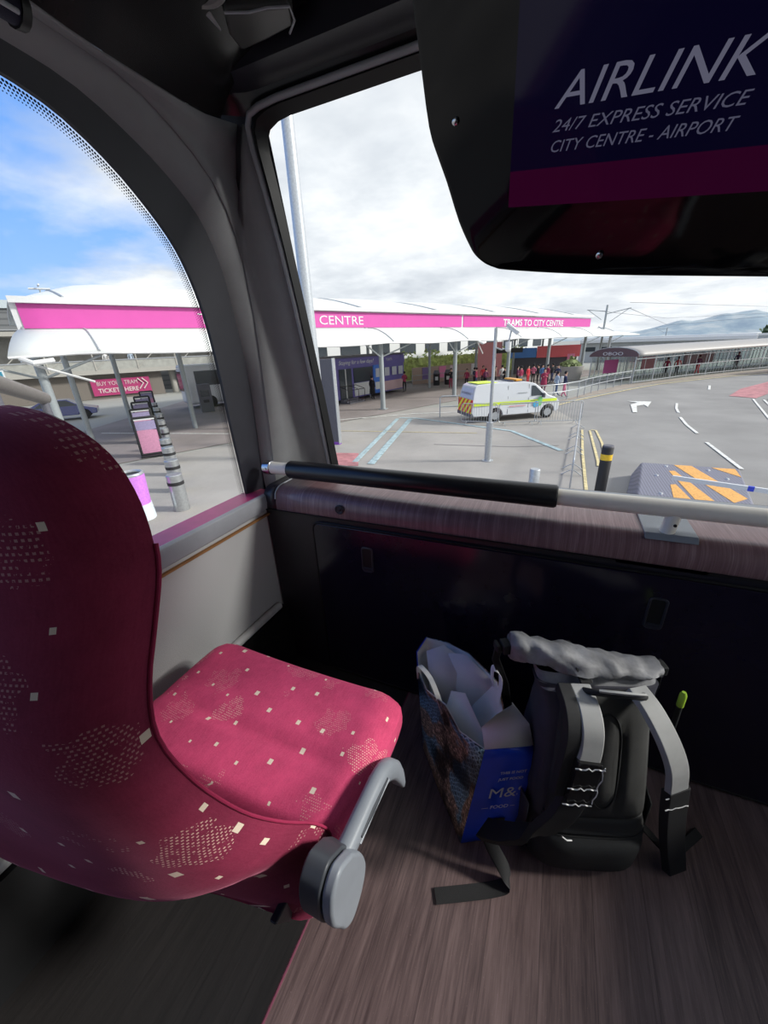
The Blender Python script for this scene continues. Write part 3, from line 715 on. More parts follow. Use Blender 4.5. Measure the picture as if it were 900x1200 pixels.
sc = crom([(a, b_, c) for a, b_, c, d in SEC], 3); sd_ = crom([(d, 0, 0) for a, b_, c, d in SEC], 3)
rows = [sec(p.x, p.y, p.z, q.x) for p, q in zip(sc, sd_)]
for r in rows:
    for p in r:
        q = noise.noise(p*14)*.006; p.x += q; p.y += q*.6
b = MB(); b.grid(rows, cu=True); b.addm(rows[0], [tuple(range(44))]); b.addm(rows[-1], [tuple(range(44))]); b.build('main_body', M_SIDE, bp, smooth=60)
def facey(x, z):      # y of the panel side at (x,z)
    for i in range(len(sc)-1):
        if sc[i].x <= z <= sc[i+1].x:
            t = (z-sc[i].x)/(sc[i+1].x-sc[i].x+1e-9); w_ = lerp(sc[i].y, sc[i+1].y, t); y0 = lerp(sc[i].z, sc[i+1].z, t); y1 = lerp(sd_[i].x, sd_[i+1].x, t)
            k = min(.999, abs(x)/w_); return (y0+y1)/2-(y1-y0)/2*(1-k**4.5)**(1/4.5)
    return .1
def patch(x0, x1, z0, z1, bulge, d, nx=18, nz=18, tp=0, pw=3):
    g = []
    for j in range(nz+1):
        v = j/nz; z = lerp(z0, z1, v); row = []
        for i in range(nx+1):
            u = i/nx; x = lerp(lerp(x0, x1, u), (x0+x1)/2+(lerp(x0, x1, u)-(x0+x1)/2)*(1-tp), v)
            e = (1-abs(2*u-1)**pw)*(1-abs(2*v-1)**pw)
            row.append(V(x, facey(x, z)-d-bulge*max(0, e), z))
        g.append(row)
    return g
g = patch(-.112, .130, .205, .542, .014, .002, tp=.18)
for row in g:
    for p in row:
        fy = min(1, max(0, (p.z-.21)/.05))*min(1, max(0, (.50-p.z)/.05)); x = p.x-.012
        p.y += .010*fy*(math.exp(-((x+.034)/.006)**2)+math.exp(-((x-.034)/.006)**2))+.006*fy*math.exp(-(x/.004)**2)*0
b = MB(); b.grid(g); bpan = b.build('back_panel', M_MESH, bp, smooth=60, solid=.004)
def onf(x, z, d): return V(x, facey(x, z)-d, z)
b = MB()
oval = [(x*.030+.012, .375+z) for x, z in [(math.cos(a), math.copysign(abs(math.sin(a))**.5, math.sin(a))*.125) for a in [2*PI*k/60 for k in range(60)]]]
b.tube([onf(x, z, .0165) for x, z in oval], .0022, 6, closed=True); b.build('panel_stitching', M_FAB, bpan, smooth=60)
b = MB(); 
rows_ = []
for t in [k/20 for k in range(21)]:
    z = lerp(.262, .488, t); e = math.sqrt(max(0, 1-abs(2*t-1)**6)); rows_.append([onf(.012+x*.026*e, z, .0155+.006*e*(1-x*x)) for x in (-1, -.6, -.2, .2, .6, 1)])
b.grid(rows_); b.build('spine_pad', M_MESH, bpan, smooth=70)
b = MB(); b.grid(patch(-.118, .137, .163, .206, .006, .004, pw=6)); b.build('luggage_band', mat('band_charcoal', (.03, .03, .029), .7, bump=.3, bs=900), bp, smooth=60, solid=.003)
b = MB(); b.grid(patch(-.135, .142, .012, .158, .018, .003, pw=5)); lp = b.build('lower_pocket', M_FAB, bp, smooth=60, solid=.003)
b = MB(); b.tube([onf(lerp(-.13, .138, k/20), .158-.004*math.sin(k/20*PI), .007) for k in range(21)], .0035, 8); z_ = b.build('zip', M_WEB, lp)
b = MB(); b.tube([onf(lerp(-.13, .138, k/20), .149-.004*math.sin(k/20*PI), .010) for k in range(21)], .0018, 6); b.build('zip_piping', M_MESH, lp)
b = MB(); b.tube([onf(x, z, .004) for x, z in [(-.136, .15), (-.140, .10), (-.138, .05), (-.125, .018), (-.06, .008), (.05, .008), (.12, .012), (.141, .03), (.143, .09), (.140, .15)]], .003, 6); b.build('seam_piping', M_MESH, lp)
# front half of the bag, seen past the left edge: side pocket
b = MB(); b.grid([[V(-.147-.012*math.sin(k/8*PI), lerp(.03, .20, k/8), z) for k in range(9)] for z in (.02, .08, .15, .21)]); b.build('side_pocket', M_SIDE, bp, smooth=60, solid=.004)
b = MB(); b.grid([[V(.150+.014*math.sin(k/8*PI), lerp(.04, .21, k/8), z) for k in range(9)] for z in (.02, .08, .15, .22)]); b.build('side_pocket', M_FAB, bp, smooth=60, solid=.004)
# roll top
rows_ = []
NX_ = 34
for i in range(NX_+1):
    t = i/NX_; x = lerp(-.195, .150, t); ax = abs(2*t-1)
    yc = lerp(.185, .150, t)-.02*math.sin(t*PI); zc = lerp(.594, .562, min(1, t*1.15))+.008*math.sin(t*PI); r = []
    ry = .040*(1-.35*ax**3); rz = lerp(.036, .017, min(1, t*1.3))
    for k in range(20):
        a = 2*PI*k/20; q = 1+.42*noise.noise(V(x*32, math.cos(a)*1.8, math.sin(a)*1.8+3))
        r.append(V(x, yc+ry*math.cos(a)*q, zc+rz*math.sin(a)*q))
    rows_.append(r)
b = MB(); b.grid(rows_, cu=True); b.addm(rows_[0], [tuple(range(20))]); b.addm(rows_[-1], [tuple(range(20))]); rt = b.build('roll_top', M_ROLL, bp, smooth=70)
# collar between the body and the roll
rows_ = [sec(.53, .134, .094, .178), sec(.548, .138, .108, .188), sec(.562, .136, .125, .185)]
b = MB(); b.grid(rows_, cu=True); b.build('collar', M_ROLL, rt, smooth=70)
b = MB(); b.box((-.205, .185, .586), (.022, .034, .028), rz=.2); b.box((-.226, .185, .586), (.010, .028, .022), rz=.2); b.build('buckle', M_WEB, bp, bevel=.004)
b = MB(); b.box((.158, .150, .562), (.018, .03, .026)); b.build('buckle', M_WEB, bp, bevel=.004)
b = MB(); b.ribbon([(-.215, .20, .580), (-.215, .23, .50), (-.18, .235, .40), (-.165, .22, .30)], V(1, 0, 0), .022, .003); b.build('side_webbing', M_WEB, bp)
b = MB(); b.ribbon([(.165, .16, .57), (.180, .175, .48), (.172, .18, .36), (.166, .17, .28)], V(0, 1, 0), .022, .003); b.build('side_webbing', M_WEB, bp)
b = MB(); b.ribbon([(-.05, .21, .585), (-.05, .16, .604), (-.045, .115, .590), (-.035, .095, .560)], V(1, 0, 0), .030, .004); b.build('centre_webbing', M_WEB, bp)
# haul handle
b = MB(); hp = crom([(-.050, .086, .552), (-.034, .060, .574), (.012, .046, .584), (.060, .050, .576), (.082, .074, .552)], 6); b.tube(hp, .0075, 10); hh = b.build('haul_handle', M_WEB, bp)
b = MB(); b.ribbon([p+V(0, -.003, .006) for p in hp[7:-6]], V(0, .5, -1), .022, .006); b.build('handle_pad', M_STRAP, hh)
# shoulder straps
def strap(pts, w_, th, name, m, a=V(1, 0, 0), parent=bp, **k):
    b = MB(); b.ribbon(crom(pts, 5), a, w_, th); return b.build(name, m, parent, smooth=50, bevel=.002, **k)
sl = strap([(-.052, .095, .556), (-.053, .040, .552), (-.055, .004, .528), (-.058, -.012, .490), (-.063, -.020, .462)], .054, .014, 'shoulder_strap', M_STRAP)
strap([(-.063, -.022, .466), (-.068, -.030, .42), (-.078, -.036, .355)], .062, .022, 'taped_section', M_TAPE, parent=sl)
strap([(-.088, .095, .552), (-.090, .040, .545), (-.094, .006, .515), (-.100, -.006, .465), (-.106, -.014, .41), (-.112, -.022, .355)], .036, .026, 'strap_padding', M_WEB, parent=sl)
for zz, dx_ in ((.462, .020), (.405, .010), (.358, .004)):
    b = MB(); b.tube([V(-.117+dx_+.061*k/9, -.040-.006*(k % 2)*.3-(.46-zz)*.10, zz+.003*math.sin(k*2.1)) for k in range(10)], .0014, 5); b.build('frayed_stitching', M_FRAY, sl)
b = MB(); b.tube([V(-.034-.003*math.sin(k*1.7)-k*.0016, -.036-k*.0013, .462-k*.0115) for k in range(10)], .0012, 5); b.build('frayed_stitching', M_FRAY, sl)
strap([(-.078, -.030, .362), (-.102, -.040, .300), (-.150, -.040, .235), (-.195, -.030, .195), (-.235, -.012, .160), (-.262, .010, .130)], [.060]*26, .020, 'strap_lower', M_WEB, a=V(.8, 0, .5), parent=sl)
tl = crom([(-.255, .005, .135), (-.238, -.012, .090), (-.210, -.035, .045), (-.202, -.050, .014), (-.240, -.060, .005), (-.310, -.071, .004), (-.390, -.082, .004)], 5)
b = MB(); b.ribbon(tl, [V(1, .1, 0).lerp(V(-.14, 1, 0), min(1, max(0, (k-6)/12))) if k < 30 else V(-.14, 1, 0) for k in range(len(tl))], .034, .003); b.build('webbing_tail', M_WEB, sl, smooth=50)
b = MB(); b.tube([(-.100, -.055, .245), (-.085, -.052, .225), (-.070, -.045, .212)], .0016, 5); b.build('frayed_stitching', M_FRAY, sl)
sr = strap([(.075, .095, .553), (.088, .048, .540), (.110, .008, .495), (.132, -.010, .435), (.146, -.012, .365)], .054, .014, 'shoulder_strap', M_STRAP, a=V(1, .25, 0))
strap([(.146, -.010, .370), (.162, -.006, .29), (.182, .0, .21), (.206, .008, .13), (.228, .010, .055), (.236, .004, .015)], .062, .022, 'strap_lower', M_WEB, a=V(1, .25, 0), parent=sr)
for zz, x_ in ((.352, .146), (.312, .154)):
    b = MB(); b.tube([V(x_-.028+.058*k/7, -.026+.014*k/7, zz+.002*math.sin(k*2.4)) for k in range(8)], .0013, 5); b.build('frayed_stitching', M_FRAY, sr)
strap([(.160, .05, .11), (.20, .03, .07), (.235, .03, .02), (.29, .06, .005), (.36, .10, .004)], .026, .003, 'webbing_tail', M_WEB, a=V(.1, .9, .3), parent=sr)
pen = thing('highlighter_pen', 'dark pen with lime green cap in the right side pocket of the backpack', 'pen', (.345, .80, .42))
b = MB(); b.tube([(.352, .845, .41), (.350, .845, .505)], .006, 10); b.build('barrel', M_FAB, pen, world=True)
b = MB(); b.tube([(.350, .845, .505), (.3495, .845, .54), (.349, .845, .548)], [.0075, .0075, .004], 10); b.build('cap', mat('lime_green', (.35, .55, .05), .4), pen, world=True)
# ================================================================== outside
G = -2.5
def m_ground(name, c1, c2, ns=.35):
    w = NB(name); o = w.coord()
    big = w.noise(o, ns, 5, .6); fine = w.noise(o, 38, 3, .7)
    f = w.math('ADD', w.math('MULTIPLY', big, .65), w.math('MULTIPLY', fine, .35))
    w.l.new(w.ramp(f, [(.35, c1), (.65, c2)]), w.b.inputs['Base Color']); w.b.inputs['Roughness'].default_value = .85
    w.bump(fine, .3, .01); return w.m
M_ASPH = m_ground('asphalt', (.20, .193, .185), (.30, .29, .275))
M_FORE = m_ground('forecourt_tarmac', (.27, .255, .235), (.39, .365, .335))
M_PAVE = m_ground('canopy_paving', (.20, .175, .165), (.30, .26, .25))
M_VERGE = m_ground('verge', (.26, .22, .18), (.36, .31, .26), 1.2)
M_GRASS = m_ground('grass', (.10, .20, .03), (.20, .34, .06), 2)
M_LINE = mat('road_paint_white', (.70, .70, .66), .7, var=.25, ns=6)
M_YEL = mat('road_paint_yellow', (.62, .52, .28), .7, var=.3, ns=6)
M_BLP = mat('faded_blue_paint', (.34, .44, .46), .8, var=.3, ns=5)
M_REDP = mat('faded_red_surface', (.42, .18, .19), .85, var=.3, ns=3)
M_STEEL = mat('galvanised_steel', (.45, .47, .49), .4, .6, var=.12)
M_STEELD = mat('grey_painted_steel', (.30, .33, .34), .5, var=.1)
M_MEMB = mat('white_membrane', (.58, .60, .58), .55, var=.04, ns=2)
_w = NB('translucent_white_membrane'); _w.b.inputs['Base Color'].default_value = (.90, .92, .90, 1); _w.b.inputs['Roughness'].default_value = .6
_t = _w.node('ShaderNodeBsdfTranslucent'); _t.inputs[0].default_value = (.85, .85, .80, 1); _x = _w.node('ShaderNodeMixShader'); _x.inputs[0].default_value = .30
_w.l.new(_w.b.outputs[0], _x.inputs[1]); _w.l.new(_t.outputs[0], _x.inputs[2]); _w.l.new(_x.outputs[0], _w.out.inputs['Surface']); M_MEMB = _w.m
M_SEAMG = mat('membrane_seam', (.40, .42, .44), .6)
M_PK = mat('tram_pink', (.56, .065, .33), .45, var=.03, ns=2)
M_WHT = mat('white_paint', (.66, .67, .67), .45, var=.04)
M_BLK = mat('matt_black', (.015, .015, .017), .6)
M_DKG = mat('dark_grey_cladding', (.10, .10, .12), .6)
M_WIN = mat('dark_window', (.035, .045, .055), .12, var=.2)
M_TYRE = mat('tyre', (.015, .015, .015), .8)
def gpoly(pts, z, m, name, parent=None, th=.01):
    b = MB(); b.prism(pts, lambda p: V(p[0], p[1], z), lambda p: V(p[0], p[1], z-th)); 
    return b.build(name, m, parent, world=True, smooth=0, origin=False)
gnd = struct(gpoly([(-400, -40), (400, -40), (400, 3200), (-400, 3200)], G-.02, m_ground('far_ground', (.26, .26, .24), (.36, .36, .33), .05), 'ground', th=.2))
struct(gpoly([(-.5, -20), (70, -20), (70, 46), (40, 66), (18.77, 51.37), (14.48, 48), (11.09, 44.74), (7.63, 40.98), (5.11, 36.92), (2.73, 32.89), (1.25, 30.39), (-.6, 27.2), (-4, 24.5), (-4, 10)], G, M_ASPH, 'road'))
struct(gpoly([(-45, -20), (1.0, -20), (1.0, 20), (1.3, 20.8), (-.3, 26.9), (-3, 26.2), (-8.5, 25.5), (-17.5, 5), (-45, 2)], G+.006, M_FORE, 'forecourt'))
struct(gpoly([(-17.0, 7), (-8.5, 26), (1.0, 46.0), (6.5, 60), (-25, 70), (-40, 40), (-24, 10)], G+.012, M_PAVE, 'pavement'))
vg = struct(gpoly([(-.3, 27.4), (1.05, 30.6), (2.53, 33.1), (4.9, 37.1), (7.4, 41.2), (10.9, 44.95), (14.3, 48.2), (18.6, 51.6), (40, 66), (38, 70), (17, 53.6), (7, 42.6), (5.2, 40.5), (2.6, 35.3), (1.0, 31.2), (-1.0, 27.6)], G+.02, M_VERGE, 'kerb_verge', th=.03))
def stripe(pts, w_, m, name, z=G+.024):
    P = [V(p[0], p[1], z) for p in pts]; b = MB(); b.ribbon(P, [V(-(P[min(i+1, len(P)-1)]-P[max(i-1, 0)]).y, (P[min(i+1, len(P)-1)]-P[max(i-1, 0)]).x, 0) for i in range(len(P))], w_, .006)
    return b.build(name, m, gnd, world=True, smooth=0)
stripe([(-.05, 27.0), (1.45, 30.1), (2.95, 32.6), (5.3, 36.6), (7.9, 40.6), (11.3, 44.3), (14.7, 47.6), (19, 51)], .16, M_YEL, 'kerb_line', G+.03)
stripe([(1.24, 19.5), (1.10, 15), (1.02, 9.6)], .09, M_YEL, 'yellow_line')
stripe([(1.55, 19.4), (1.53, 14.2), (1.50, 13.6)], .09, M_YEL, 'yellow_line')
stripe([(1.60, 19.6), (1.80, 19.5), (1.86, 17), (1.75, 13.4)], .09, M_YEL, 'yellow_line')
for pts in ([(6.7, 28.7), (6.25, 26.6), (6.03, 25.05)], [(5.8, 23.6), (5.6, 21.5), (5.54, 19.6)], [(5.42, 17.9), (5.36, 14.3)]): stripe(pts, .12, M_LINE, 'lane_dash')
stripe([(11.0, 39.2), (10.2, 36.2)], .15, M_LINE, 'lane_dash')
for pts in ([(11.0, 30.9), (9.3, 23.9), (8.5, 20)], [(11.4, 30.6), (9.75, 23.6), (8.9, 19.5)]): stripe(pts, .10, M_LINE, 'edge_line')
# painted turn arrow
gpoly([(3.93, 24.9), (4.13, 24.9), (4.45, 27.4), (4.9, 27.9), (4.95, 27.0), (5.5, 29.3), (4.2, 29.5), (4.7, 28.8), (4.2, 27.9)], G+.03, M_LINE, 'painted_arrow', gnd)
gpoly([(10.3, 32.5), (12.2, 36.8), (16.5, 43.5), (21, 49), (20, 46), (14.4, 38.2), (12.6, 33.6), (11.3, 31.4)], G+.02, M_REDP, 'red_surface', gnd)
gs_ = struct(gpoly([(11.0, 27.5), (11.8, 31.0), (13.4, 31.5), (22, 34), (30, 20), (14, 18)], G+.10, M_GRASS, 'grass_island', th=.1))
stripe([(-5.85, 11.9), (-7.6, 21.0)], .28, M_BLP, 'faded_blue_line'); stripe([(-6.55, 12.0), (-8.4, 21.0)], .22, M_BLP, 'faded_blue_line')
stripe([(-8.4, 21.3), (-7.3, 21.3), (-1.75, 18.7), (.4, 15.4)], .22, M_BLP, 'faded_blue_line')
stripe([(-13.5, 18.8), (-8.0, 22.9), (-4.2, 24.2)], .12, M_LINE, 'forecourt_line'); stripe([(-12.5, 16.8), (-3.2, 17.9)], .06, M_YEL, 'forecourt_line')
stripe([(-24, 13.7), (-12.6, 15.8)], .12, M_LINE, 'forecourt_line')
gpoly([(-8.6, 12.9), (-7.0, 13.2), (-6.2, 11.6), (-7.6, 11.2), (-9.2, 11.4)], G+.022, M_REDP, 'red_patch', gnd)
stripe([(-4.5, 15.3), (-1.3, 15.6), (.3, 16.2)], .03, M_DKG, 'tar_seam')

# ------------------------------------------------------------------ tram stop canopy
P0 = V(-19.3, 9.5, 0); dd = V(.41, .912, 0).normalized(); nn_ = V(.912, -.41, 0).normalized()
def cp(t, off, z): return P0+dd*t+nn_*off+V(0, 0, z)
can = thing('tram_canopy', 'long white membrane canopy with pink fascia and two arched roof tiers', 'canopy', tuple(cp(26, -4, G)), 0)
TE = 53.3; BAY = 7.75; T0 = -6.0+7.35
def bayf(t): return ((t-1.6) % BAY)/BAY
rows_ = []
ts = [-.15, .1, .4, .8, 1.3, 1.9]+[2.6+.97*k for k in range(int((TE-2.2)/.97)+1)]
endf = lambda t: math.sin(min(1, max(0, (t+.15)/3.6))*PI/2)**.75*(1 if t < TE-6 else math.sin(min(1, max(0, (TE+.6-t)/6.5))*PI/2)**.8)
for t in ts:
    s_ = abs(math.sin(bayf(t)*PI))**.6; e = endf(t); r = []
    for k in range(15):
        f = k/14; o_ = lerp(.35, -14, f)
        z = 3.68+(1.28*e*math.sin(min(1, f*1.9)*PI/2) if f < .53 else 1.28*e*math.sin((1-f)/.47*PI/2))+.16*s_*math.sin(f*PI)
        z += .25*max(0, (t-25)/28)
        r.append(cp(t, o_, z))
    rows_.append(r)
b = MB(); b.grid(rows_); b.build('upper_roof', M_MEMB, can, world=True, smooth=70, solid=.03)
for i in range(8):
    t = 1.6+BAY*i-.1
    if t < TE:
        b = MB(); pts = []
        for k in range(15):
            f = k/14; e = endf(t); z = 3.68+(1.28*e*math.sin(min(1, f*1.9)*PI/2) if f < .53 else 1.28*e*math.sin((1-f)/.47*PI/2))+.25*max(0, (t-25)/28)+.06
            pts.append(cp(t, lerp(.35, -14, f), z))
        b.tube(pts, .045, 6); b.build('roof_rib', M_SEAMG, can, world=True)
b = MB(); b.beam(cp(-.2, .38, 3.60), cp(TE+.2, .38, 3.86), .14, .22); b.build('gutter', M_WHT, can, world=True)
b = MB(); b.beam(cp(-.2, .1, 3.06), cp(TE, .1, 3.16), .16, 1.02); b.build('fascia_frame', M_WHT, can, world=True)
fas = []
for t0, t1 in ((.0, 27.4), (27.65, TE-.1)):
    b = MB(); z0, z1 = lerp(3.06, 3.16, t0/TE), lerp(3.06, 3.16, t1/TE); b.beam(cp(t0, .2, z0), cp(t1, .2, z1), .05, .86); fas.append(b.build('fascia_panel', M_PK, can, world=True))
text('TRAMS TO CITY', cp(6.55, .24, 2.82), dd, V(0, 0, 1), .66, M_WHT, fas[0], width=6.5, bold=.0)
text('CENTRE', cp(13.5, .24, 2.82), dd, V(0, 0, 1), .70, M_WHT, fas[0], width=3.4, bold=.0)
text('TRAMS TO CITY CENTRE', cp(33.6, .24, 2.80), dd, V(0, 0, 1), .78, M_WHT, fas[1], width=12.2, bold=.02)
# lower tier
def lowz(t, f):
    return lerp(2.58, 1.68, f**2.1)-.10*abs(math.sin(bayf(t)*PI))*f
rows_ = []
TL = 61.0
for k in range(64):
    t = lerp(-.8, TL, k/63); s_ = abs(math.sin(bayf(t)*PI)); el = min(1, (t+.8)/1.2)
    wd = (2.62-.10*s_) if t < TE else lerp(2.6, 3.6, (t-TE)/(TL-TE))
    hh_ = 1 if t < TE else lerp(1, .45, (t-TE)/(TL-TE))
    z_ = [cp(t+(.75*(1-f)*(1-min(1, k/3))), lerp(.05, wd, f), (lowz(t, f)-1.6)*hh_+1.6) for f in [j/8 for j in range(9)]]
    rows_.append(z_)
b = MB(); b.grid(rows_); b.build('lower_roof', M_MEMB, can, world=True, smooth=70, solid=.03)
b = MB(); b.grid([[cp(t, o_, 2.55+.25*math.sin(k/5*PI)) for k, o_ in enumerate((0, -2.5, -5, -8, -11, -14))] for t in (TE, TL)]); b.build('end_roof', M_MEMB, can, world=True, smooth=70, solid=.03)
for i in range(8):
    t = 1.6+BAY*i
    if t < TL-2:
        b = MB(); b.tube([cp(t+.25, lerp(.05, 2.62, f), lowz(t, f)+.04) for f in [j/8 for j in range(9)]], .035, 6); b.build('roof_rib', M_SEAMG, can, world=True)
b = MB(); b.tube([r[-1]+V(0, 0, -.02) for r in rows_], .05, 6); b.build('edge_tube', M_WHT, can, world=True)
front = [-.05, 9.35, 17.08, 24.83, 32.6, 40.2, 48.9, 56.5]
for t in front:
    b = MB(); p = cp(t, 1.65, G+.012); b.cyl(p, p+V(0, 0, 4.55), .165, .15, 14); b.tube([p+V(0, 0, 4.2), cp(t, .0, 2.75)], .06, 8); b.tube([p+V(0, 0, 3.3), cp(t+1.9, 2.5, 1.55)], .045, 6); b.tube([p+V(0, 0, 3.3), cp(t-1.9, 2.5, 1.55)], .045, 6); b.box(p+V(0, 0, .03), (.5, .5, .04)); b.build('column', M_STEELD if t < 50 else M_STEEL, can, world=True)
for t, o_, h_ in ((1.1, -2.7, 6.2), (6.1, -2.7, 6.2), (13.9, -2.7, 6.2), (21.6, -5, 6.2), (29.4, -5, 6.2), (37.1, -5, 6.2), (44.9, -5, 6.2), (3.6, -6.5, 6.2), (52, -5, 6)):
    b = MB(); p = cp(t, o_, G+.012); b.cyl(p, p+V(0, 0, h_), .13, .12, 12); b.tube([p+V(0, 0, 4.0), cp(t, o_+2.6, 3.2)], .05, 6); b.tube([p+V(0, 0, 4.0), cp(t, o_-2.6, 3.2)], .05, 6); b.build('column', M_STEELD, can, world=True)
for t in (-.5, 26.5):
    b = MB(); b.tube([cp(t, 2.5, 1.55), cp(t+.3, 2.75, 1.38), cp(t+.9, 2.6, 1.45)], .09, 8); b.tube([cp(t, 2.5, 1.45), cp(t+2.0, 1.65, .6)], .05, 6); b.build('edge_bracket', M_WHT, can, world=True)

# ------------------------------------------------------------------ kiosk and things at the back of the canopy
kc = V(-15.0, 31.6, G)
ka = V(.18, .984, 0).normalized(); kb = V(ka.y, -ka.x, 0)
def kp(a, o_, z): return V(-15.3, 27.6, G)+ka*a+kb*o_+V(0, 0, z)
kio = thing('ticket_kiosk', 'purple and blue ticket kiosk cabin with white lower panels and steps', 'kiosk', tuple(kp(5, -1.5, 0)))
M_PURP = mat('kiosk_purple', (.12, .10, .34), .5); M_KBL = mat('kiosk_blue', (.04, .16, .60), .5)
def kbox(a0, a1, o0, o1, z0, z1, name, m, parent=kio, **k):
    b = MB(); c = (kp(a0, o0, z0)+kp(a1, o1, z1))/2; b.box(c, (a1-a0, abs(o1-o0), z1-z0), rz=math.atan2(ka.y, ka.x)); return b.build(name, m, parent, world=True, **k)
kbox(-3, 8.8, -3, 0, .25, 3.3, 'cabin', M_PURP); kbox(-3.1, 8.9, -3.1, .1, 3.3, 3.45, 'roof_slab', M_DKG)
kbox(1.0, 3.6, 0, .05, .35, 1.35, 'white_panel', M_WHT); kbox(5.0, 8.5, 0, .05, .35, 1.15, 'white_panel', mat('pink_panel', (.55, .38, .40), .6))
kbox(1.0, 3.6, 0, .06, 1.4, 2.5, 'window', M_WIN); kbox(-.8, .7, 0, .05, .3, 2.5, 'door', M_WIN); kbox(-.1, -.02, .05, .08, .3, 2.5, 'door_frame', M_WHT)
kbox(3.7, 5.0, 0, .07, .3, 3.2, 'blue_panel', M_KBL); kbox(3.9, 4.6, .07, .09, .6, 1.2, 'blue_panel_sign', M_WHT)
for a in (4.0, 5.4, 6.6, 7.7): kbox(a, a+.75, .07, .09, 1.6, 2.3, 'poster', mat('poster_pale', (.5, .52, .58), .6))
kf = kbox(-2.9, 8.8, 0, .08, 2.6, 3.25, 'name_board', M_PURP)
text('Staying for a few days?', kp(-.9, .13, 2.82), ka, V(0, 0, 1), .42, M_WHT, kf, shear=.25, width=4.6); text('TICKETS', kp(5.6, .13, 2.86), ka, V(0, 0, 1), .26, M_WHT, kf)
for k in range(3): kbox(-.9, 1.0, .0, 1.0-.3*k, .0+.1*k, .1+.1*k, 'step', M_DKG)
b = MB()
for a in (-.9, .3, 1.1): b.tube([kp(a, .95, 0), kp(a, .95, 1.0), kp(a, .1, 1.25)], .025, 6)
b.tube([kp(-.9, .95, 1.0), kp(.3, .95, 1.0), kp(1.1, .95, 1.0)], .025, 6); b.tube([kp(-.9, .1, 1.25), kp(1.1, .1, 1.25)], .025, 6); b.build('handrail', M_BLK, kio, world=True)

def wallstrip(p0, p1, z0, z1, th, name, m, parent=None, **k):
    b = MB(); p0 = V(*p0, 0); p1 = V(*p1, 0); b.beam(p0+V(0, 0, (z0+z1)/2), p1+V(0, 0, (z0+z1)/2), th, z1-z0); return b.build(name, m, parent, world=True, **k)
fence = tag(wallstrip((-14.9, 42), (-7.2, 55.5), G, G+1.75, .12, 'timber_fence', m_stripe('fence_boards', (.48, .36, .29), (.40, .29, .24), 5, 0, axes=(1, 2), duty=.9)), 'brown close-boarded timber fence behind the waiting people', 'fence')
fd = V(11.4, 20, 0).normalized(); fnr = V(fd.y, -fd.x, 0)
for k, (s_, m, lb) in enumerate(((1.4, mat('poster_purple', (.20, .14, .34), .6), 'purple poster on the timber fence nearest the kiosk'), (4.0, mat('poster_pink', (.75, .22, .42), .6), 'pink poster on the timber fence'), (5.8, mat('poster_blush', (.70, .55, .60), .6), 'pale pink poster on the timber fence right of the pink one'), (9.5, mat('poster_white', (.66, .64, .66), .6), 'white poster on the timber fence behind the queue'))):
    p = V(-14.9, 42, 0)+fd*s_+fnr*.1; b = MB(); b.beam(p+V(0, 0, G+1.05), p+fd*1.1+V(0, 0, G+1.05), .04, 1.25); o = b.build('poster_board', m); tag(o, lb, 'poster')
def hedge(name, label, p0, p1, z0, h_, wdt, m, n=60, cat='hedge', seed=1, leaf=.16, dens=1.0):
    rnd = random.Random(seed); b = MB(); p0 = V(*p0, z0); p1 = V(*p1, z0); L_ = (p1-p0).length; d_ = (p1-p0).normalized(); s_ = V(-d_.y, d_.x, 0)
    cnt = int(n*dens)
    for i in range(cnt):
        c = p0+d_*rnd.uniform(0, L_)+s_*rnd.uniform(-.5, .5)*wdt+V(0, 0, h_*(rnd.uniform(0, 1)**.8)*(.75+.25*math.sin(i*1.7)))
        for j in range(5):
            a = V(rnd.gauss(0, 1), rnd.gauss(0, 1), rnd.gauss(0, 1)).normalized(); e = a.orthogonal().normalized(); q = c+V(rnd.gauss(0, leaf), rnd.gauss(0, leaf), rnd.gauss(0, leaf*.7))
            b.addm([q-e*leaf, q+a*leaf*.8, q+e*leaf, q-a*leaf*.5], [(0, 1, 2, 3)])
    rows_ = [[p0+d_*(L_*i/20)+s_*wdt*.4*x+V(0, 0, h_*z*(.85+.15*noise.noise(V(i*.9, x, seed)))) for x, z in ((-1, 0), (-.95, .6), (-.4, .9), (.4, .9), (.95, .6), (1, 0))] for i in range(21)]
    b.grid(rows_)
    return tag(b.build(name, m, smooth=0), label, cat)
M_HY = mat('hedge_yellow_green', (.50, .58, .20), .8, var=.5, ns=1.5); M_HD = mat('hedge_dark_green', (.035, .055, .025), .8, var=.5, ns=1.5)
hedge('hedge', 'yellow-green hedge above the brown timber fence', (-17.5, 44), (-5.5, 65), G+.2, 3.2, 1.6, M_HY, 700, seed=3)
hedge('hedge', 'dark green hedge under the left end of the canopy', (-52.5, 20.9), (-48.7, 27.4), G, 1.9, 1.6, M_HD, 420, seed=5)
# pale building behind the hedge
def building(name, label, p0, p1, z0, z1, depth, m, wins, parent=None):
    p0 = V(*p0, 0); p1 = V(*p1, 0); d_ = (p1-p0).normalized(); nrm = V(d_.y, -d_.x, 0)
    t_ = thing(name, label, 'building', tuple((p0+p1)/2+V(0, 0, z0)))
    b = MB(); q = -nrm*depth/2; b.beam(p0+q+V(0, 0, (z0+z1)/2), p1+q+V(0, 0, (z0+z1)/2), depth, z1-z0); b.build('wall', m, t_, world=True)
    b = MB(); b.beam(p0+q+V(0, 0, z1+.1), p1+q+V(0, 0, z1+.1), depth+.4, .25); b.build('roof_edge', M_WHT, t_, world=True)
    for s_, e_, a, c in wins:
        b = MB(); b.beam(p0+d_*s_+nrm*.04+V(0, 0, (a+c)/2), p0+d_*e_+nrm*.04+V(0, 0, (a+c)/2), .08, c-a); w_ = b.build('window', M_WIN, t_, world=True)
    return t_
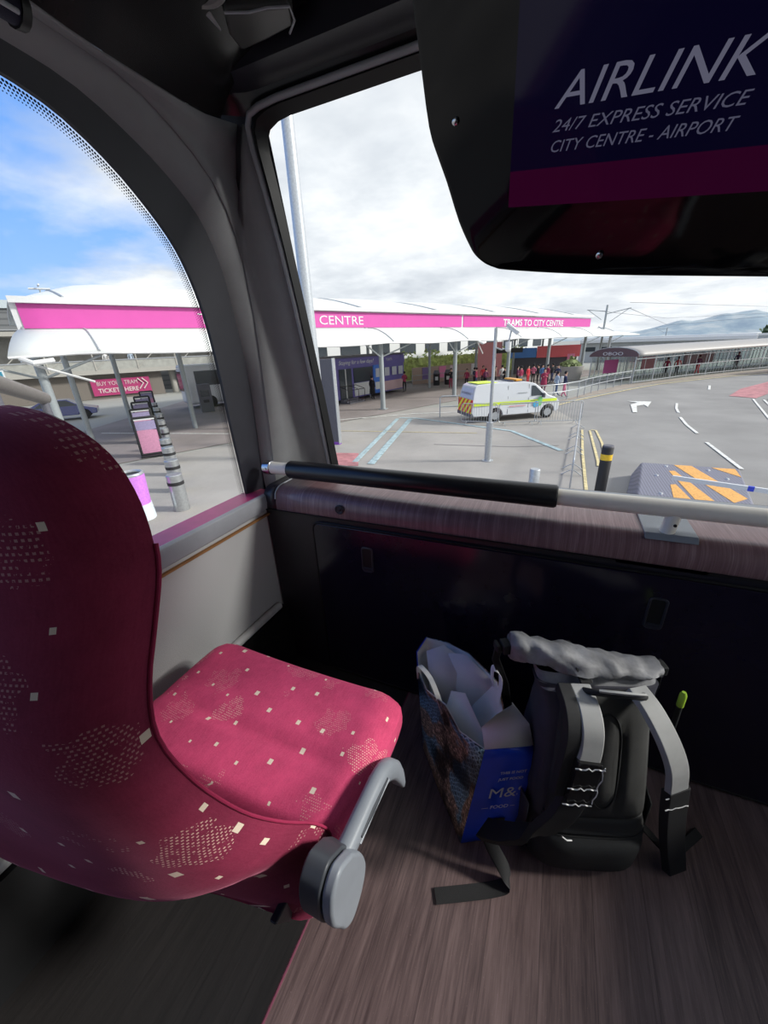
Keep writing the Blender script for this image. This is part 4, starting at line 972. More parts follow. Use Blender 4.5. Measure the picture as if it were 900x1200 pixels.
building('terminal_building', 'white building with dark windows behind the hedge and kiosk', (-28, 38), (-2, 92), G, 5.2, 10, M_WHT, [(s_, s_+3.0, .6, 2.1) for s_ in range(2, 56, 5)]+[(s_, s_+3.0, 3.1, 4.4) for s_ in range(2, 56, 5)])
# red and blue ticket stand deep under the canopy
rk = thing('ticket_stand', 'red and blue roofed ticket stand under the right end of the canopy', 'kiosk', (-1.5, 56, G))
M_RED = mat('stand_red', (.75, .14, .16), .5); M_BL2 = mat('stand_blue', (.08, .24, .62), .5)
b = MB(); b.box((-4.6, 55.5, G+2.55), (3.2, .3, 1.15), rz=.15); b.build('blue_board', M_BL2, rk, world=True)
b = MB(); b.box((-.5, 56.0, G+2.6), (5.0, .3, 1.35), rz=.15); rb_ = b.build('red_board', M_RED, rk, world=True)
b = MB(); b.box((-2.2, 57.2, G+1.3), (7.5, 2.4, 2.6), rz=.15); b.build('stand_body', M_DKG, rk, world=True)
b = MB(); b.box((1.0, 54.6, G+1.3), (.8, .1, 2.0), rz=.15); b.build('pink_banner', mat('banner_pink', (.75, .25, .40), .6), rk, world=True)
sg = tag(MB().box((-8.2, 51.8, G+2.0), (2.9, .3, 4.0), rz=.3).build('advert_pillar', mat('advert_coral', (.80, .32, .34), .6)), 'tall coral red advert panel behind the queue', 'sign')
dp = thing('departure_display', 'black departure display hanging under the canopy above the waiting people', 'sign', (-6.2, 41.5, 0.6))
b = MB(); b.box((-4.9, 42.6, .62), (2.6, .2, .42), rz=.2); b.build('display', M_BLK, dp, world=True)
b = MB(); b.cyl((-5.6, 42.5, .8), (-5.6, 42.5, 2.9), .03, n=6); b.build('hanger', M_STEELD, dp, world=True); b = MB(); b.cyl((-4.2, 42.8, .8), (-4.2, 42.8, 2.9), .03, n=6); b.build('hanger', M_STEELD, dp, world=True)
# litter bins by the fence
def bin_(x, y, lb):
    t_ = thing('litter_bin', lb, 'bin', (x, y, G+.012)); b = MB(); b.cyl((0, 0, 0), (0, 0, 1.15), .33, .35, 16); b.build('body', M_BLK, t_, bevel=.02)
    b = MB(); b.cyl((0, 0, 1.15), (0, 0, 1.5), .36, .24, 16); b.build('lid', M_DKG, t_, bevel=.02); b = MB(); b.box((.1, -.33, .7), (.3, .06, .35)); b.build('notice', M_WHT, t_)
bin_(-11.9, 41.2, 'black litter bin with white notice, left of the two by the fence'); bin_(-10.9, 42.0, 'black litter bin by the fence, right of the two and nearer the queue')
# queue rails in front of the fence
qr = thing('queue_rail', 'low grey metal queue rail in front of the timber fence', 'railing', (-12.6, 43.5, G))
for z_ in (.55, 1.05): b = MB(); b.tube([(-14.3, 40.2, G+z_), (-9.5, 48.2, G+z_)], .03, 6); b.build('rail', M_STEELD, qr, world=True)
for k in range(5): b = MB(); p = V(-14.3, 40.2, G).lerp(V(-9.5, 48.2, G), k/4); b.cyl(p, p+V(0, 0, 1.08), .03, n=6); b.build('post', M_STEELD, qr, world=True)

# ------------------------------------------------------------------ people
def person_mesh(pose):
    """one continuous skinned body; returns mesh. materials: 0 skin 1 top 2 legs 3 shoes"""
    st, arm = pose
    J = {'pel': (0, 0, .95, .135), 'wst': (0, .0, 1.10, .125), 'chs': (0, .01, 1.32, .155), 'nk': (0, 0, 1.47, .065), 'hd0': (0, -.01, 1.55, .075), 'hd': (0, -.02, 1.65, .105), 'hd2': (0, -.01, 1.72, .075)}
    E_ = [('pel', 'wst'), ('wst', 'chs'), ('chs', 'nk'), ('nk', 'hd0'), ('hd0', 'hd'), ('hd', 'hd2')]
    for s_, n_ in ((-1, 'L'), (1, 'R')):
        f = st*s_
        J['hip'+n_] = (.10*s_, 0, .88, .10); J['kn'+n_] = (.11*s_, -.10*f-.02, .49, .065); J['an'+n_] = (.11*s_, .16*f-(.0), .09, .045); J['to'+n_] = (.12*s_, .16*f-.16, .04, .04)
        E_ += [('pel', 'hip'+n_), ('hip'+n_, 'kn'+n_), ('kn'+n_, 'an'+n_), ('an'+n_, 'to'+n_)]
        J['sh'+n_] = (.19*s_, .0, 1.40, .065); 
        if arm == 0: J['el'+n_] = (.25*s_, .03+.08*f, 1.13, .048); J['ha'+n_] = (.25*s_, -.06+.10*f, .88, .035)
        elif arm == 1: J['el'+n_] = (.25*s_, .02, 1.13, .048); J['ha'+n_] = (.10*s_, -.24, 1.18, .035)
        else: J['el'+n_] = (.25*s_, .03, 1.13, .048); J['ha'+n_] = ((.20 if s_ > 0 else .12)*s_, -.20, 1.05 if s_ > 0 else 1.35, .035)
        E_ += [('chs', 'sh'+n_), ('sh'+n_, 'el'+n_), ('el'+n_, 'ha'+n_)]
    ks = list(J); me = bpy.data.meshes.new('body'); me.from_pydata([J[k][:3] for k in ks], [(ks.index(a), ks.index(c)) for a, c in E_], [])
    ob = bpy.data.objects.new('tmp', me); COL.objects.link(ob)
    md = ob.modifiers.new('s', 'SKIN'); sk_ = me.skin_vertices[0].data
    for i, k in enumerate(ks): sk_[i].radius = (J[k][3], J[k][3]*(.75 if k in ('pel', 'wst', 'chs') else 1)); sk_[i].use_root = (k == 'pel')
    ob.modifiers.new('u', 'SUBSURF').levels = 1
    bpy.context.view_layer.update(); out = bpy.data.meshes.new_from_object(ob.evaluated_get(bpy.context.evaluated_depsgraph_get())); bpy.data.objects.remove(ob)
    out.materials.clear()
    hands = [V(*J['haL'][:3]), V(*J['haR'][:3])]
    for _ in range(4): out.materials.append(None)
    for p in out.polygons:
        c = p.center; p.use_smooth = True
        if c.z > 1.48 or min((c-h_).length for h_ in hands) < .075: p.material_index = 0
        elif c.z < .09: p.material_index = 3
        elif c.z < .90: p.material_index = 2
        else: p.material_index = 1
    return out
POSES = [person_mesh((0, 0)), person_mesh((.9, 0)), person_mesh((.25, 1)), person_mesh((-.3, 2))]
bh = MB(); bh.ball((0, .005, 1.685), .118, 12, 8, (.95, 1.05, 1.0)); bh.v = [v if not (v.y < -.045 and v.z < 1.72) else V(v.x*.9, -.045, max(v.z, 1.66)) for v in bh.v]
HAIR = bh
def hairmesh():
    o = bh.build('hair', M_BLK, None, origin=False); return o
_h = hairmesh(); HME = _h.data; bpy.data.objects.remove(_h)
SKIN = mat('skin', (.55, .33, .25), .6); SHOE = mat('shoe', (.03, .03, .03), .6)
CLO = {}
def clo(name, c): 
    if name not in CLO: CLO[name] = mat('cloth_'+name, c, .85, var=.2)
    return CLO[name]
PALC = dict(black=(.012, .012, .016), maroon=(.30, .03, .08), red=(.65, .05, .07), navy=(.03, .04, .10), grey=(.20, .20, .22), white=(.70, .70, .70), blue=(.10, .22, .48), pink=(.60, .18, .28), denim=(.08, .12, .22), brown=(.14, .08, .06), pale=(.40, .48, .58), plum=(.16, .04, .10))
def person(x, y, face, top, legs, label, pose=0, h_=1.0, group=None, z=G+.012, hair='black', coat=None, pack=None):
    t_ = thing('person', label, 'person', (x, y, z), face, group); t_.scale = (h_, h_, h_)
    o = bpy.data.objects.new('body', POSES[pose]); COL.objects.link(o); o.parent = t_; WM[o.name] = WM[t_.name]
    for i, m in enumerate((SKIN, clo(top, PALC[top]), clo(legs, PALC[legs]), SHOE)): o.material_slots[i].link = 'OBJECT'; o.material_slots[i].material = m
    hh_ = bpy.data.objects.new('hair', HME); COL.objects.link(hh_); hh_.parent = t_
    hh_.material_slots[0].link = 'OBJECT'; hh_.material_slots[0].material = clo(hair, PALC[hair])
    if coat:
        b = MB(); b.grid([[V(r*math.cos(a), r*.75*math.sin(a), z_) for a in [2*PI*k/16 for k in range(16)]] for z_, r in ((.42, .25), (.7, .235), (.95, .20), (1.15, .185), (1.30, .20))], cu=True); b.build('long_coat', clo(coat, PALC[coat]), t_, solid=.01)
    if pack:
        b = MB(); b.box((0, .22, 1.22), (.30, .18, .44)); b.build('rucksack', clo(pack, PALC[pack]), t_, bevel=.05)
person(-13.98, 29.57, 2.9, 'black', 'black', 'person in a long black coat standing before the kiosk window', 0, 1.04, coat='black')
person(-13.2, 35.0, 4.0, 'maroon', 'black', 'person in a maroon top standing at the right end of the kiosk', 2, 1.02)
person(-9.6, 38.2, .4, 'black', 'maroon', 'person in black standing alone left of the queue by the fence', 3, 1.02)
Q = [(-9.3, 44.0, 'maroon', 'black', 0, 'person in maroon at the left end of the queue beside the column'), (-8.7, 45.2, 'navy', 'black', 2, 'person in navy second from the left end of the queue'), (-8.2, 43.6, 'maroon', 'navy', 3, 'person in maroon with one arm raised near the queue front'), (-7.9, 46.0, 'red', 'black', 0, 'person in a red top at the rear left of the queue'),
     (-7.3, 44.2, 'plum', 'black', 1, 'person in plum walking in the middle of the queue'), (-6.9, 46.6, 'red', 'denim', 2, 'person in red and denim in the middle of the queue'), (-6.4, 45.0, 'brown', 'black', 0, 'person in brown standing mid queue behind the van roof'), (-5.9, 46.4, 'white', 'grey', 0, 'person in a white top at the right of the left queue'), (-5.4, 44.8, 'black', 'black', 2, 'person in black beside the one in the white top'),
     (-4.2, 46.0, 'plum', 'black', 3, 'person in plum under the departure display'), (-3.7, 44.6, 'maroon', 'grey', 0, 'person in maroon and grey under the departure display')]
for i, (x, y, a, c, ps, lb) in enumerate(Q): person(x*.885, y*.885, (i*2.3) % 6.28, a, c, lb, ps, .95+.03*(i % 4), 'people queuing under the canopy', pack='plum' if i % 4 == 0 else None)
Q2 = [(-3.4, 50.2, 'red', 'red', 0, 'person in a red jacket at the left of the right-hand queue'), (-2.9, 51.4, 'pink', 'black', 2, 'person in pink in the right-hand queue'), (-2.3, 49.8, 'black', 'black', 0, 'person in black in the right-hand queue near the blue jacket'), (-1.9, 51.0, 'blue', 'denim', 1, 'person in a blue jacket in the right-hand queue'), (-1.3, 50.0, 'maroon', 'black', 0, 'person in maroon right of the blue jacket'), (-.8, 51.2, 'black', 'navy', 3, 'person in black and navy near the red ticket stand'), (-.2, 49.6, 'navy', 'black', 2, 'person in navy at the right end of the right-hand queue')]
for i, (x, y, a, c, ps, lb) in enumerate(Q2): person(x*.83, y*.83, (i*1.9+1) % 6.28, a, c, lb, ps, .97+.03*(i % 3), 'people by the red ticket stand')
person(-1.1, 35.0, .3, 'maroon', 'plum', 'person in a maroon coat walking beyond the front of the van', 2, 1.0, coat='maroon')
person(-.1, 32.2, 2.0, 'pale', 'denim', 'person in pale blue walking left of the one with the white bag', 1, .98)
person(.42, 31.6, 1.8, 'navy', 'pink', 'person in navy with pink trousers walking by the path railing', 1, 1.0, pack='white')
for x, y, c, l_, lb in ((9.6, 47.8, 'maroon', 'black', 'person in maroon seen through the walkway glass, nearest the arch'), (10.7, 48.9, 'red', 'black', 'person in red inside the glazed walkway'), (12.9, 51.0, 'plum', 'red', 'person in plum and red halfway along the glazed walkway'), (17.6, 56.2, 'navy', 'black', 'person in navy near the far right of the glazed walkway')):
    person(x, y, 2.4, c, l_, lb, 1, 1.03)

# ------------------------------------------------------------------ van
vd = V(2.45, 1.70, 0).normalized(); van = thing('van', 'white panel van with yellow-green stripe and red and yellow chevron rear', 'van', (-2.38, 22.31, G), math.atan2(vd.y, vd.x))
M_VW = mat('van_white', (.62, .64, .67), .22, var=.03, ns=1, coat=.3); M_LIME = mat('lime_stripe', (.62, .78, .05), .45, var=.05)
def warch(cx, r, n=10): return [(cx+r*math.cos(a), .33+r*math.sin(a)) for a in [PI-PI*k/n for k in range(n+1)]]
prof = [(-2.42, .36)]+warch(-1.20, .41)+warch(1.80, .41)+[(2.34, .34), (2.46, .42), (2.48, .72), (2.40, .92), (2.24, 1.04), (1.86, 1.17), (1.74, 1.22), (1.02, 1.80), (.80, 1.87), (.5, 1.93), (-1.0, 1.96), (-2.15, 1.92), (-2.32, 1.84), (-2.42, 1.5), (-2.50, 1.0), (-2.52, .55)]
def vy(z): return .95-(.10*max(0, z-1.0)+.10*max(0, z-1.6))-.02*max(0, .6-z)
b = MB(); n = len(prof)
fr_ = [V(x, -vy(z)*(1-.10*max(0, x-1.9)), z) for x, z in prof]; bk_ = [V(x, vy(z)*(1-.10*max(0, x-1.9)), z) for x, z in prof]
b.addm(fr_+bk_, [tuple(range(n)), tuple(range(n, 2*n))[::-1]]+[(k, n+k, n+(k+1) % n, (k+1) % n) for k in range(n)])
b.build('body', M_VW, van, bevel=.035, seg=3)
for x in (-1.20, 1.80):
    for s_ in (-1, 1):
        b = MB(); b.tube([(x, s_*.72, .33), (x, s_*.74, .33), (x, s_*.90, .33), (x, s_*.92, .33)], [.30, .33, .33, .29], 22); wh = b.build('wheel', M_TYRE, van)
        b = MB(); b.tube([(x, s_*.90, .33), (x, s_*.93, .33), (x, s_*.925, .33)], [.21, .20, .08], 16); rm = b.build('rim', M_STEEL, wh, world=False)
def vside(pts, m, name, d=.012, s_=-1, parent=van):
    b = MB(); b.addm([V(x, s_*(vy(z)+d), z) for x, z in pts], [tuple(range(len(pts)))]); return b.build(name, m, parent, smooth=0, solid=.004)
for s_ in (-1, 1):
    b = MB(); b.grid([[V(x, s_*(vy(z)*(1-.10*max(0, x-1.9))+.012), z) for x in (-2.44, -1.5, 0, 1.3, 1.9, 2.28)] for z in (.88, 1.02)]); b.build('side_stripe', M_LIME, van, smooth=0, solid=.004)
    vside([(.75, 1.22), (1.50, 1.22), (1.42, 1.30), (.98, 1.70), (.78, 1.74)], M_WIN, 'side_window', s_=s_)
    vside([(.62, .40), (.64, .40), (.64, 1.80), (.62, 1.80)], M_DKG, 'door_gap', .013, s_); vside([(-.55, .40), (-.53, .40), (-.53, 1.80), (-.55, 1.80)], M_DKG, 'door_gap', .013, s_)
    b = MB(); b.box((1.42, s_*1.02, 1.22), (.10, .20, .22)); b.build('wing_mirror', M_DKG, van, bevel=.02)
    vside([(1.02-.0, .98), (.98, .98), (.98, .96), (.72, .96), (.72, .985), (1.02, .985)], M_DKG, 'door_handle', .02, s_)
b = MB(); b.ball((0, 0, 0), .17, 12, 8, (1, .05, 1)); b.xf(Matrix.Translation((1.06, -.965, .78))); b.build('logo', mat('logo_blue', (.08, .40, .65), .5), van)
b = MB(); b.ball((0, 0, 0), .19, 12, 8, (.8, .05, 1.3)); b.xf(Matrix.Translation((1.28, -.96, .92))); b.build('logo', mat('logo_green', (.22, .58, .20), .5), van)
text('M&E SERVICES', V(-.42, -.972, .72), V(1, 0, 0), V(0, 0, 1), .10, mat('van_red_text', (.65, .12, .15), .5), None, name='lettering') if False else None
b = MB(); b.box((.0, -.972, .76), (.95, .006, .03)); b.build('red_side_writing', mat('van_red_text', (.65, .20, .22), .5), van); b = MB(); b.box((.25, -.93, 1.40), (.55, .006, .03)); b.build('grey_side_writing', M_STEELD, van)
# rear: chevrons, window sign, lights
def vrear(pts, m, name, d=.015):
    b = MB(); xr = lambda z: -2.52+.045*max(0, (z-.55)/.45)*.45+(.08/.5*max(0, z-1.0)) ; b.addm([V(xr(z)-d, y, z) for y, z in pts], [tuple(range(len(pts)))]); return b.build(name, m, van, smooth=0, solid=.004)
M_CHEV = m_stripe('chevron', (.75, .06, .05), (.85, .80, .05), 3.0, .8, axes=(1, 2))
vrear([(-.90, .45), (.90, .45), (.90, 1.20), (-.90, 1.20)], M_CHEV, 'chevron_panel', .03)
vrear([(-.78, 1.24), (.78, 1.24), (.72, 1.72), (-.72, 1.72)], mat('rear_sign_pale', (.52, .56, .68), .4), 'rear_window_sign', .02)
o = text('ENGINEERING', (0, 0, 0), V(1, 0, 0), V(0, 0, 1), .2, M_BLK, None, name='rear_lettering')
o.data.transform(Matrix(((0, 0, 0, -2.435), (-1, 0, 0, 0), (0, 0, 1, 0), (0, 0, 0, 1))) @ Matrix.Translation((o.location)) ) if False else None
bpy.data.objects.remove(o)
vr = Matrix.Rotation(math.atan2(vd.y, vd.x), 4, 'Z'); vm = Matrix.Translation((-2.38, 22.31, G)) @ vr
text('ENGINEERING', vm @ V(-2.475, .62, 1.42), vr @ V(0, -1, 0), V(0, 0, 1), .17, mat('sign_navy', (.03, .04, .15), .5), van, width=1.24)
for s_ in (-1, 1):
    b = MB(); b.box((-2.50, s_*.88, .98), (.06, .10, .42)); b.build('tail_light', mat('tail_red', (.5, .02, .02), .25), van, bevel=.02)
    b = MB(); b.box((2.36, s_*.66, .80), (.14, .26, .16)); b.build('headlight', mat('headlight', (.6, .62, .65), .1), van, bevel=.04)
b = MB(); b.addm([V(1.72, -.74, 1.245), V(1.72, .74, 1.245), V(1.05, .66, 1.765), V(1.05, -.66, 1.765)], [(0, 1, 2, 3)]); b.xf(Matrix.Translation((.02, 0, .015))); b.build('windscreen', M_WIN, van, smooth=0, solid=.004)
b = MB(); b.box((-2.52, 0, .42), (.12, 1.86, .18)); b.build('bumper', M_DKG, van, bevel=.03)
b = MB(); b.box((.15, 0, 2.02), (.34, 1.30, .09)); b.build('amber_light_bar', mat('amber', (.80, .36, .03), .3), van, bevel=.02)
b = MB(); b.box((-1.6, 0, 1.962), (1.1, 1.3, .02)); b.build('roof_patch', M_LIME, van)
for x in (-.2, .45): b = MB(); b.box((x, 0, 1.99), (.04, 1.35, .07)); b.build('roof_bar', M_DKG, van)

# ------------------------------------------------------------------ posts, barriers, bollards
cc = thing('camera_pole', 'slim grey pole with two white surveillance cameras in front of the van', 'pole', (-1.98, 13.41, G))
b = MB(); b.cyl((0, 0, 0), (0, 0, 1.35), .115, n=14); b.cyl((0, 0, 1.35), (0, 0, 4.25), .055, .05, 12); b.cyl((0, 0, 0), (0, 0, .03), .2, n=14); b.build('pole', M_STEEL, cc, smooth=40)
b = MB(); b.tube([(0, 0, 3.70), (.20, .03, 3.62), (.38, .05, 3.66), (.40, .05, 3.85)], .022, 8); b.build('arm', M_STEEL, cc)
b = MB(); b.cyl((.40, .05, 3.66), (.40, .05, 3.84), .09, n=12); b.ball((.40, .05, 3.63), .09, 12, 8); b.build('dome_camera', M_WHT, cc)
b = MB(); b.beam((.33, .05, 4.32), (.68, -.02, 4.06), .12, .12); b.beam((.30, .05, 4.36), (.66, -.02, 4.13), .14, .02); b.build('box_camera', M_WHT, cc, bevel=.01)
b = MB(); b.cyl((.40, .05, 3.80), (.46, .05, 4.18), .025, n=8); b.build('camera_bracket', M_STEEL, cc)
def barrier(p0, p1, lb, bars=True, group='metal crowd barriers round the van', h_=1.08, open_=False):
    p0 = V(*p0, G+.008); p1 = V(*p1, G+.008); L_ = (p1-p0).length; a = math.atan2((p1-p0).y, (p1-p0).x)
    t_ = thing('crowd_barrier', lb, 'barrier', tuple((p0+p1)/2), a, group)
    x0, x1 = -L_/2, L_/2; r = .12
    pts = [(p[0], 0, p[1]) for p in rrect(x0+.02, x1-.02, .16, h_, r, 4)]
    b = MB(); b.tube(pts, .020, 8, closed=True); b.build('frame', M_STEEL, t_)
    if bars:
        n = int(L_/.125)
        for k in range(1, n): b = MB(); x = x0+L_*k/n; b.cyl((x, 0, .16), (x, 0, h_), .009, n=6); b.build('bar', M_STEEL, t_)
    for x in (x0+.3, x1-.3):
        b = MB(); b.tube([(x, -.28, .014), (x, -.06, .16), (x, .06, .16), (x, .28, .014)], .016, 6); b.build('foot', M_STEEL, t_)
barrier((-4.45, 20.0), (-2.6, 20.0), 'metal crowd barrier behind the left rear of the van, its bars over the wheel', h_=1.05)
barrier((-2.55, 19.9), (-.75, 20.6), 'metal barrier panel in front of the middle of the van', bars=False)
barrier((-.9, 20.5), (1.25, 21.2), 'metal crowd barrier in front of the van bonnet')
for k in range(4):
    p = V(1.10, 20.2).to_3d() if False else V(1.10, 20.2, 0).lerp(V(.58, 10.2, 0), k/4); q = V(1.10, 20.2, 0).lerp(V(.58, 10.2, 0), (k+.97)/4)
    barrier((p.x, p.y), (q.x, q.y), ['end-on crowd barrier farthest from the bus beside the yellow lines', 'second farthest crowd barrier of the end-on row beside the yellow lines', 'crowd barrier second nearest the bus in the end-on row', 'end-on crowd barrier nearest the bus, left of the yellow-banded bollard'][k], group='row of barriers leading towards the bus')
# rail frame left of the van
rf = thing('pedestrian_rail', 'plain grey tubular rail left of the van rear', 'railing', (-5.6, 21.9, G))
b = MB(); b.tube([(-6.1, 21.9, G), (-6.1, 21.9, G+1.1), (-6.0, 21.95, G+1.18), (-4.4, 22.5, G+1.18), (-4.3, 22.55, G+1.1), (-4.3, 22.55, G)], .035, 8); b.build('hoop', M_STEEL, rf, world=True)
b = MB(); b.tube([(-6.1, 21.9, G+.6), (-4.3, 22.55, G+.6)], .03, 8); b.build('mid_rail', M_STEEL, rf, world=True)
def bollard(x, y, h_, r, lb, m, band=None, bz=.78, bh_=.1, group=None, name='bollard', cap=None, tilt=0):
    t_ = thing(name, lb, 'bollard', (x, y, G+.008), 0, group)
    b = MB(); b.tube([(0, 0, 0), (0, 0, h_-.02), (0, 0, h_)], [r, r, r*.9], 20); b.build('post', m, t_)
    if band: b = MB(); b.cyl((0, 0, bz), (0, 0, bz+bh_), r*1.03, n=20); b.build('band', band, t_)
    if cap: b = MB(); b.cyl((0, 0, h_-.03), (0, 0, h_+.012), r*1.02, r*.9, 20); b.build('cap', cap, t_)
    return t_
bollard(1.36, 11.0, 1.28, .135, 'black bollard with a yellow band beside the yellow lines', M_BLK, mat('band_yellow', (.80, .52, .03), .4), .92, .15, cap=M_DKG)
bollard(-.27, 9.70, .92, .125, 'short grey steel bollard left of the end-on barriers', M_STEEL)
LB = [(-9.04, 6.56), (-10.48, 7.65), (-12.19, 8.9), (-13.65, 9.95), (-15.82, 11.59), (-18.0, 13.16), (-20.43, 14.95), (-23.22, 16.92), (-26.27, 19.06), (-29.41, 21.28), (-33.34, 24.08)]
ordn = ['nearest', 'second nearest', 'third nearest', 'fourth nearest', 'fifth nearest', 'sixth nearest', 'seventh nearest', 'fourth farthest', 'third farthest', 'second farthest', 'farthest']
M_INOX = mat('brushed_inox', (.48, .50, .51), .28, .8, var=.1)
b0 = bollard(*LB[0], 1.0, .20, 'steel bollard with black band, nearest to the bus in the left row', M_INOX, M_BLK, .72, .09, 'steel bollards in a row at the left')
for i in range(1, 11): dup(b0, (LB[i][0], LB[i][1], G+.008), 0, 'steel bollard with black band, %s of the left row' % ordn[i])
# stands with pink posters
stn = thing('poster_stand', 'black-framed stand with a pink poster, nearest of the row', 'sign', (-15.6, 10.68, G+.008), .95, 'poster stands in a row at the left')
b = MB(); b.box((0, 0, .04), (.95, .55, .07)); b.build('foot', M_BLK, stn, bevel=.02)
b = MB(); b.tube([(p[0], 0, p[1]) for p in rrect(-.42, .42, .10, 1.62, .05, 3)], .055, 8, closed=True); b.build('frame', M_BLK, stn)
b = MB(); b.box((0, 0, .62), (.74, .03, .95)); b.build('pink_poster', mat('poster_rose', (.55, .25, .38), .5), stn)
b = MB(); b.box((0, 0, 1.30), (.74, .035, .36)); b.build('header_panel', mat('poster_lilac', (.30, .26, .42), .5), stn); b = MB(); b.box((0, 0, 1.57), (.80, .06, .10)); b.build('top_bar', M_WHT, stn)
for i, (x, y) in enumerate(((-18.5, 12.6), (-21.7, 14.9), (-24.9, 17.3), (-28.7, 20.4))): dup(stn, (x, y, G+.008), .95, 'black-framed stand with a pink poster, %s of the row' % ['second', 'third', 'fourth', 'farthest'][i])
# purple bin
pb = thing('purple_bin', 'bright purple round bin with grey rim on a printed base', 'bin', (-9.55, 5.75, G+.008))
b = MB(); b.cyl((0, 0, .42), (0, 0, 1.18), .30, .33, 24); b.build('drum', mat('bin_purple', (.56, .20, .66), .4), pb)
b = MB(); b.tube([(.29*math.cos(a), .29*math.sin(a), 1.20) for a in [2*PI*k/24 for k in range(24)]], .045, 8, closed=True); b.build('rim', M_STEEL, pb); b = MB(); b.cyl((0, 0, 1.17), (0, 0, 1.185), .27, n=20); b.build('opening', M_BLK, pb)
b = MB(); b.cyl((0, 0, 0), (0, 0, .42), .33, .31, 24); b.build('base', mat('bin_base_white', (.6, .66, .70), .5), pb); b = MB(); b.box((.22, -.22, .22), (.24, .06, .24), rz=.78); b.build('blue_label', mat('label_blue', (.08, .12, .40), .5), pb)
# totem
tt = thing('information_totem', 'dark grey totem sign with white letter beside the windscreen pillar', 'sign', (-9.0, 14.46, G), .02)
b = MB(); b.box((-.25, 0, 1.80), (1.40, .22, 3.45)); b.build('panel', M_DKG, tt, bevel=.02); b = MB(); b.box((-.25, 0, .06), (1.41, .23, .14)); b.build('purple_foot', mat('totem_purple', (.22, .06, .42), .5), tt)
b = MB(); b.box((.46, 0, 1.80), (.03, .24, 3.5)); b.build('edge_strip', M_STEEL, tt); text('INFO', V(-10.02, 14.33, -.98), V(1, .02, 0), V(0, 0, 1), .58, M_WHT, tt, width=1.22)
# tall light mast at the left of the windscreen
lm = thing('lighting_mast', 'tall pale grey lighting mast rising past the windscreen left corner', 'lamp post', (-8.06, 12.3, G))
b = MB(); b.cyl((-8.06, 12.3, G), (-8.06, 12.3, 12), .22, .17, 18); b.cyl((-8.06, 12.3, G), (-8.06, 12.3, G+.06), .36, n=18); b.build('mast', mat('mast_pale', (.50, .53, .56), .35, .4), lm, world=True)
b = MB(); b.box((-8.06, 12.3, 12.1), (1.6, .5, .2)); b.build('lamp_head', M_STEELD, lm, world=True)
# kerb block with hazard stripes
kb_ = thing('ramp_block', 'grey studded ramp block with orange hazard stripes on the road', 'ramp', (3.3, 11.0, G))
tc_ = [(2.47, 12.66), (4.68, 12.60), (3.95, 9.3), (1.93, 9.5)]; lowc = [(2.32, 12.9), (4.8, 12.8), (4.1, 8.9), (1.62, 9.2)]
b = MB(); b.addm([V(x, y, -2.02) for x, y in tc_]+[V(x, y, G) for x, y in lowc], [(0, 1, 2, 3), (7, 6, 5, 4), (0, 4, 5, 1), (1, 5, 6, 2), (2, 6, 7, 3), (3, 7, 4, 0)])
w = NB('studded_grey'); o_ = w.coord(); g_ = w.sep(w.scale(o_, (16, 16, 0)))
st_ = w.math('MULTIPLY', w.math('LESS_THAN', w.math('ABSOLUTE', w.math('SUBTRACT', w.math('FRACT', g_[0]), .5)), .28), w.math('LESS_THAN', w.math('ABSOLUTE', w.math('SUBTRACT', w.math('FRACT', g_[1]), .5)), .28))
w.l.new(w.mix(st_, (.13, .13, .17), (.24, .24, .30)), w.b.inputs['Base Color']); w.bump(st_, .5, .01)
b.build('block', w.m, kb_, world=True, bevel=.05)
M_OR = mat('worn_orange', (.72, .36, .09), .6, var=.3, ns=30)
for pts in ([(3.22, 12.55), (3.62, 12.55), (4.05, 10.1), (3.72, 9.75)], [(4.05, 12.5), (4.55, 12.5), (4.45, 11.75)], [(2.98, 11.9), (3.12, 11.95), (3.42, 9.45), (3.05, 9.45)], [(2.78, 10.7), (2.90, 10.75), (2.98, 9.55), (2.62, 9.5)]):
    b = MB(); b.prism(pts, lambda p: V(p[0], p[1], -2.013), lambda p: V(p[0], p[1], -2.03)); b.build('hazard_stripe', M_OR, kb_, world=True)
for x, y in ((2.62, 11.4), (2.45, 9.95), (3.0, 12.35), (4.1, 11.5), (3.75, 10.9), (3.9, 12.2)):
    b = MB(); b.cyl((x, y, -2.02), (x, y, -1.99), .05, .03, 8); b.build('stud_bolt', M_STEEL, kb_, world=True)
bt = thing('barrier_arm', 'white horizontal barrier arm with blue bands over the ramp block', 'barrier', (4.3, 9.2, G))
b = MB(); b.beam((2.50, 9.62, -1.52), (7.4, 8.0, -1.52), .05, .09); b.build('arm', M_WHT, bt, world=True)
for s_ in (.235, .36, .47, .58, .7, .8): b = MB(); p = V(2.50, 9.62, -1.52).lerp(V(7.4, 8.0, -1.52), s_); b.beam(p, p+V(.09, -.03, 0), .055, .095); b.build('blue_band', mat('band_blue', (.03, .06, .55), .4), bt, world=True)
b = MB(); b.box((7.4, 8.0, G+.55), (.4, .5, 1.1)); b.build('cabinet', M_WHT, bt, world=True, bevel=.03)

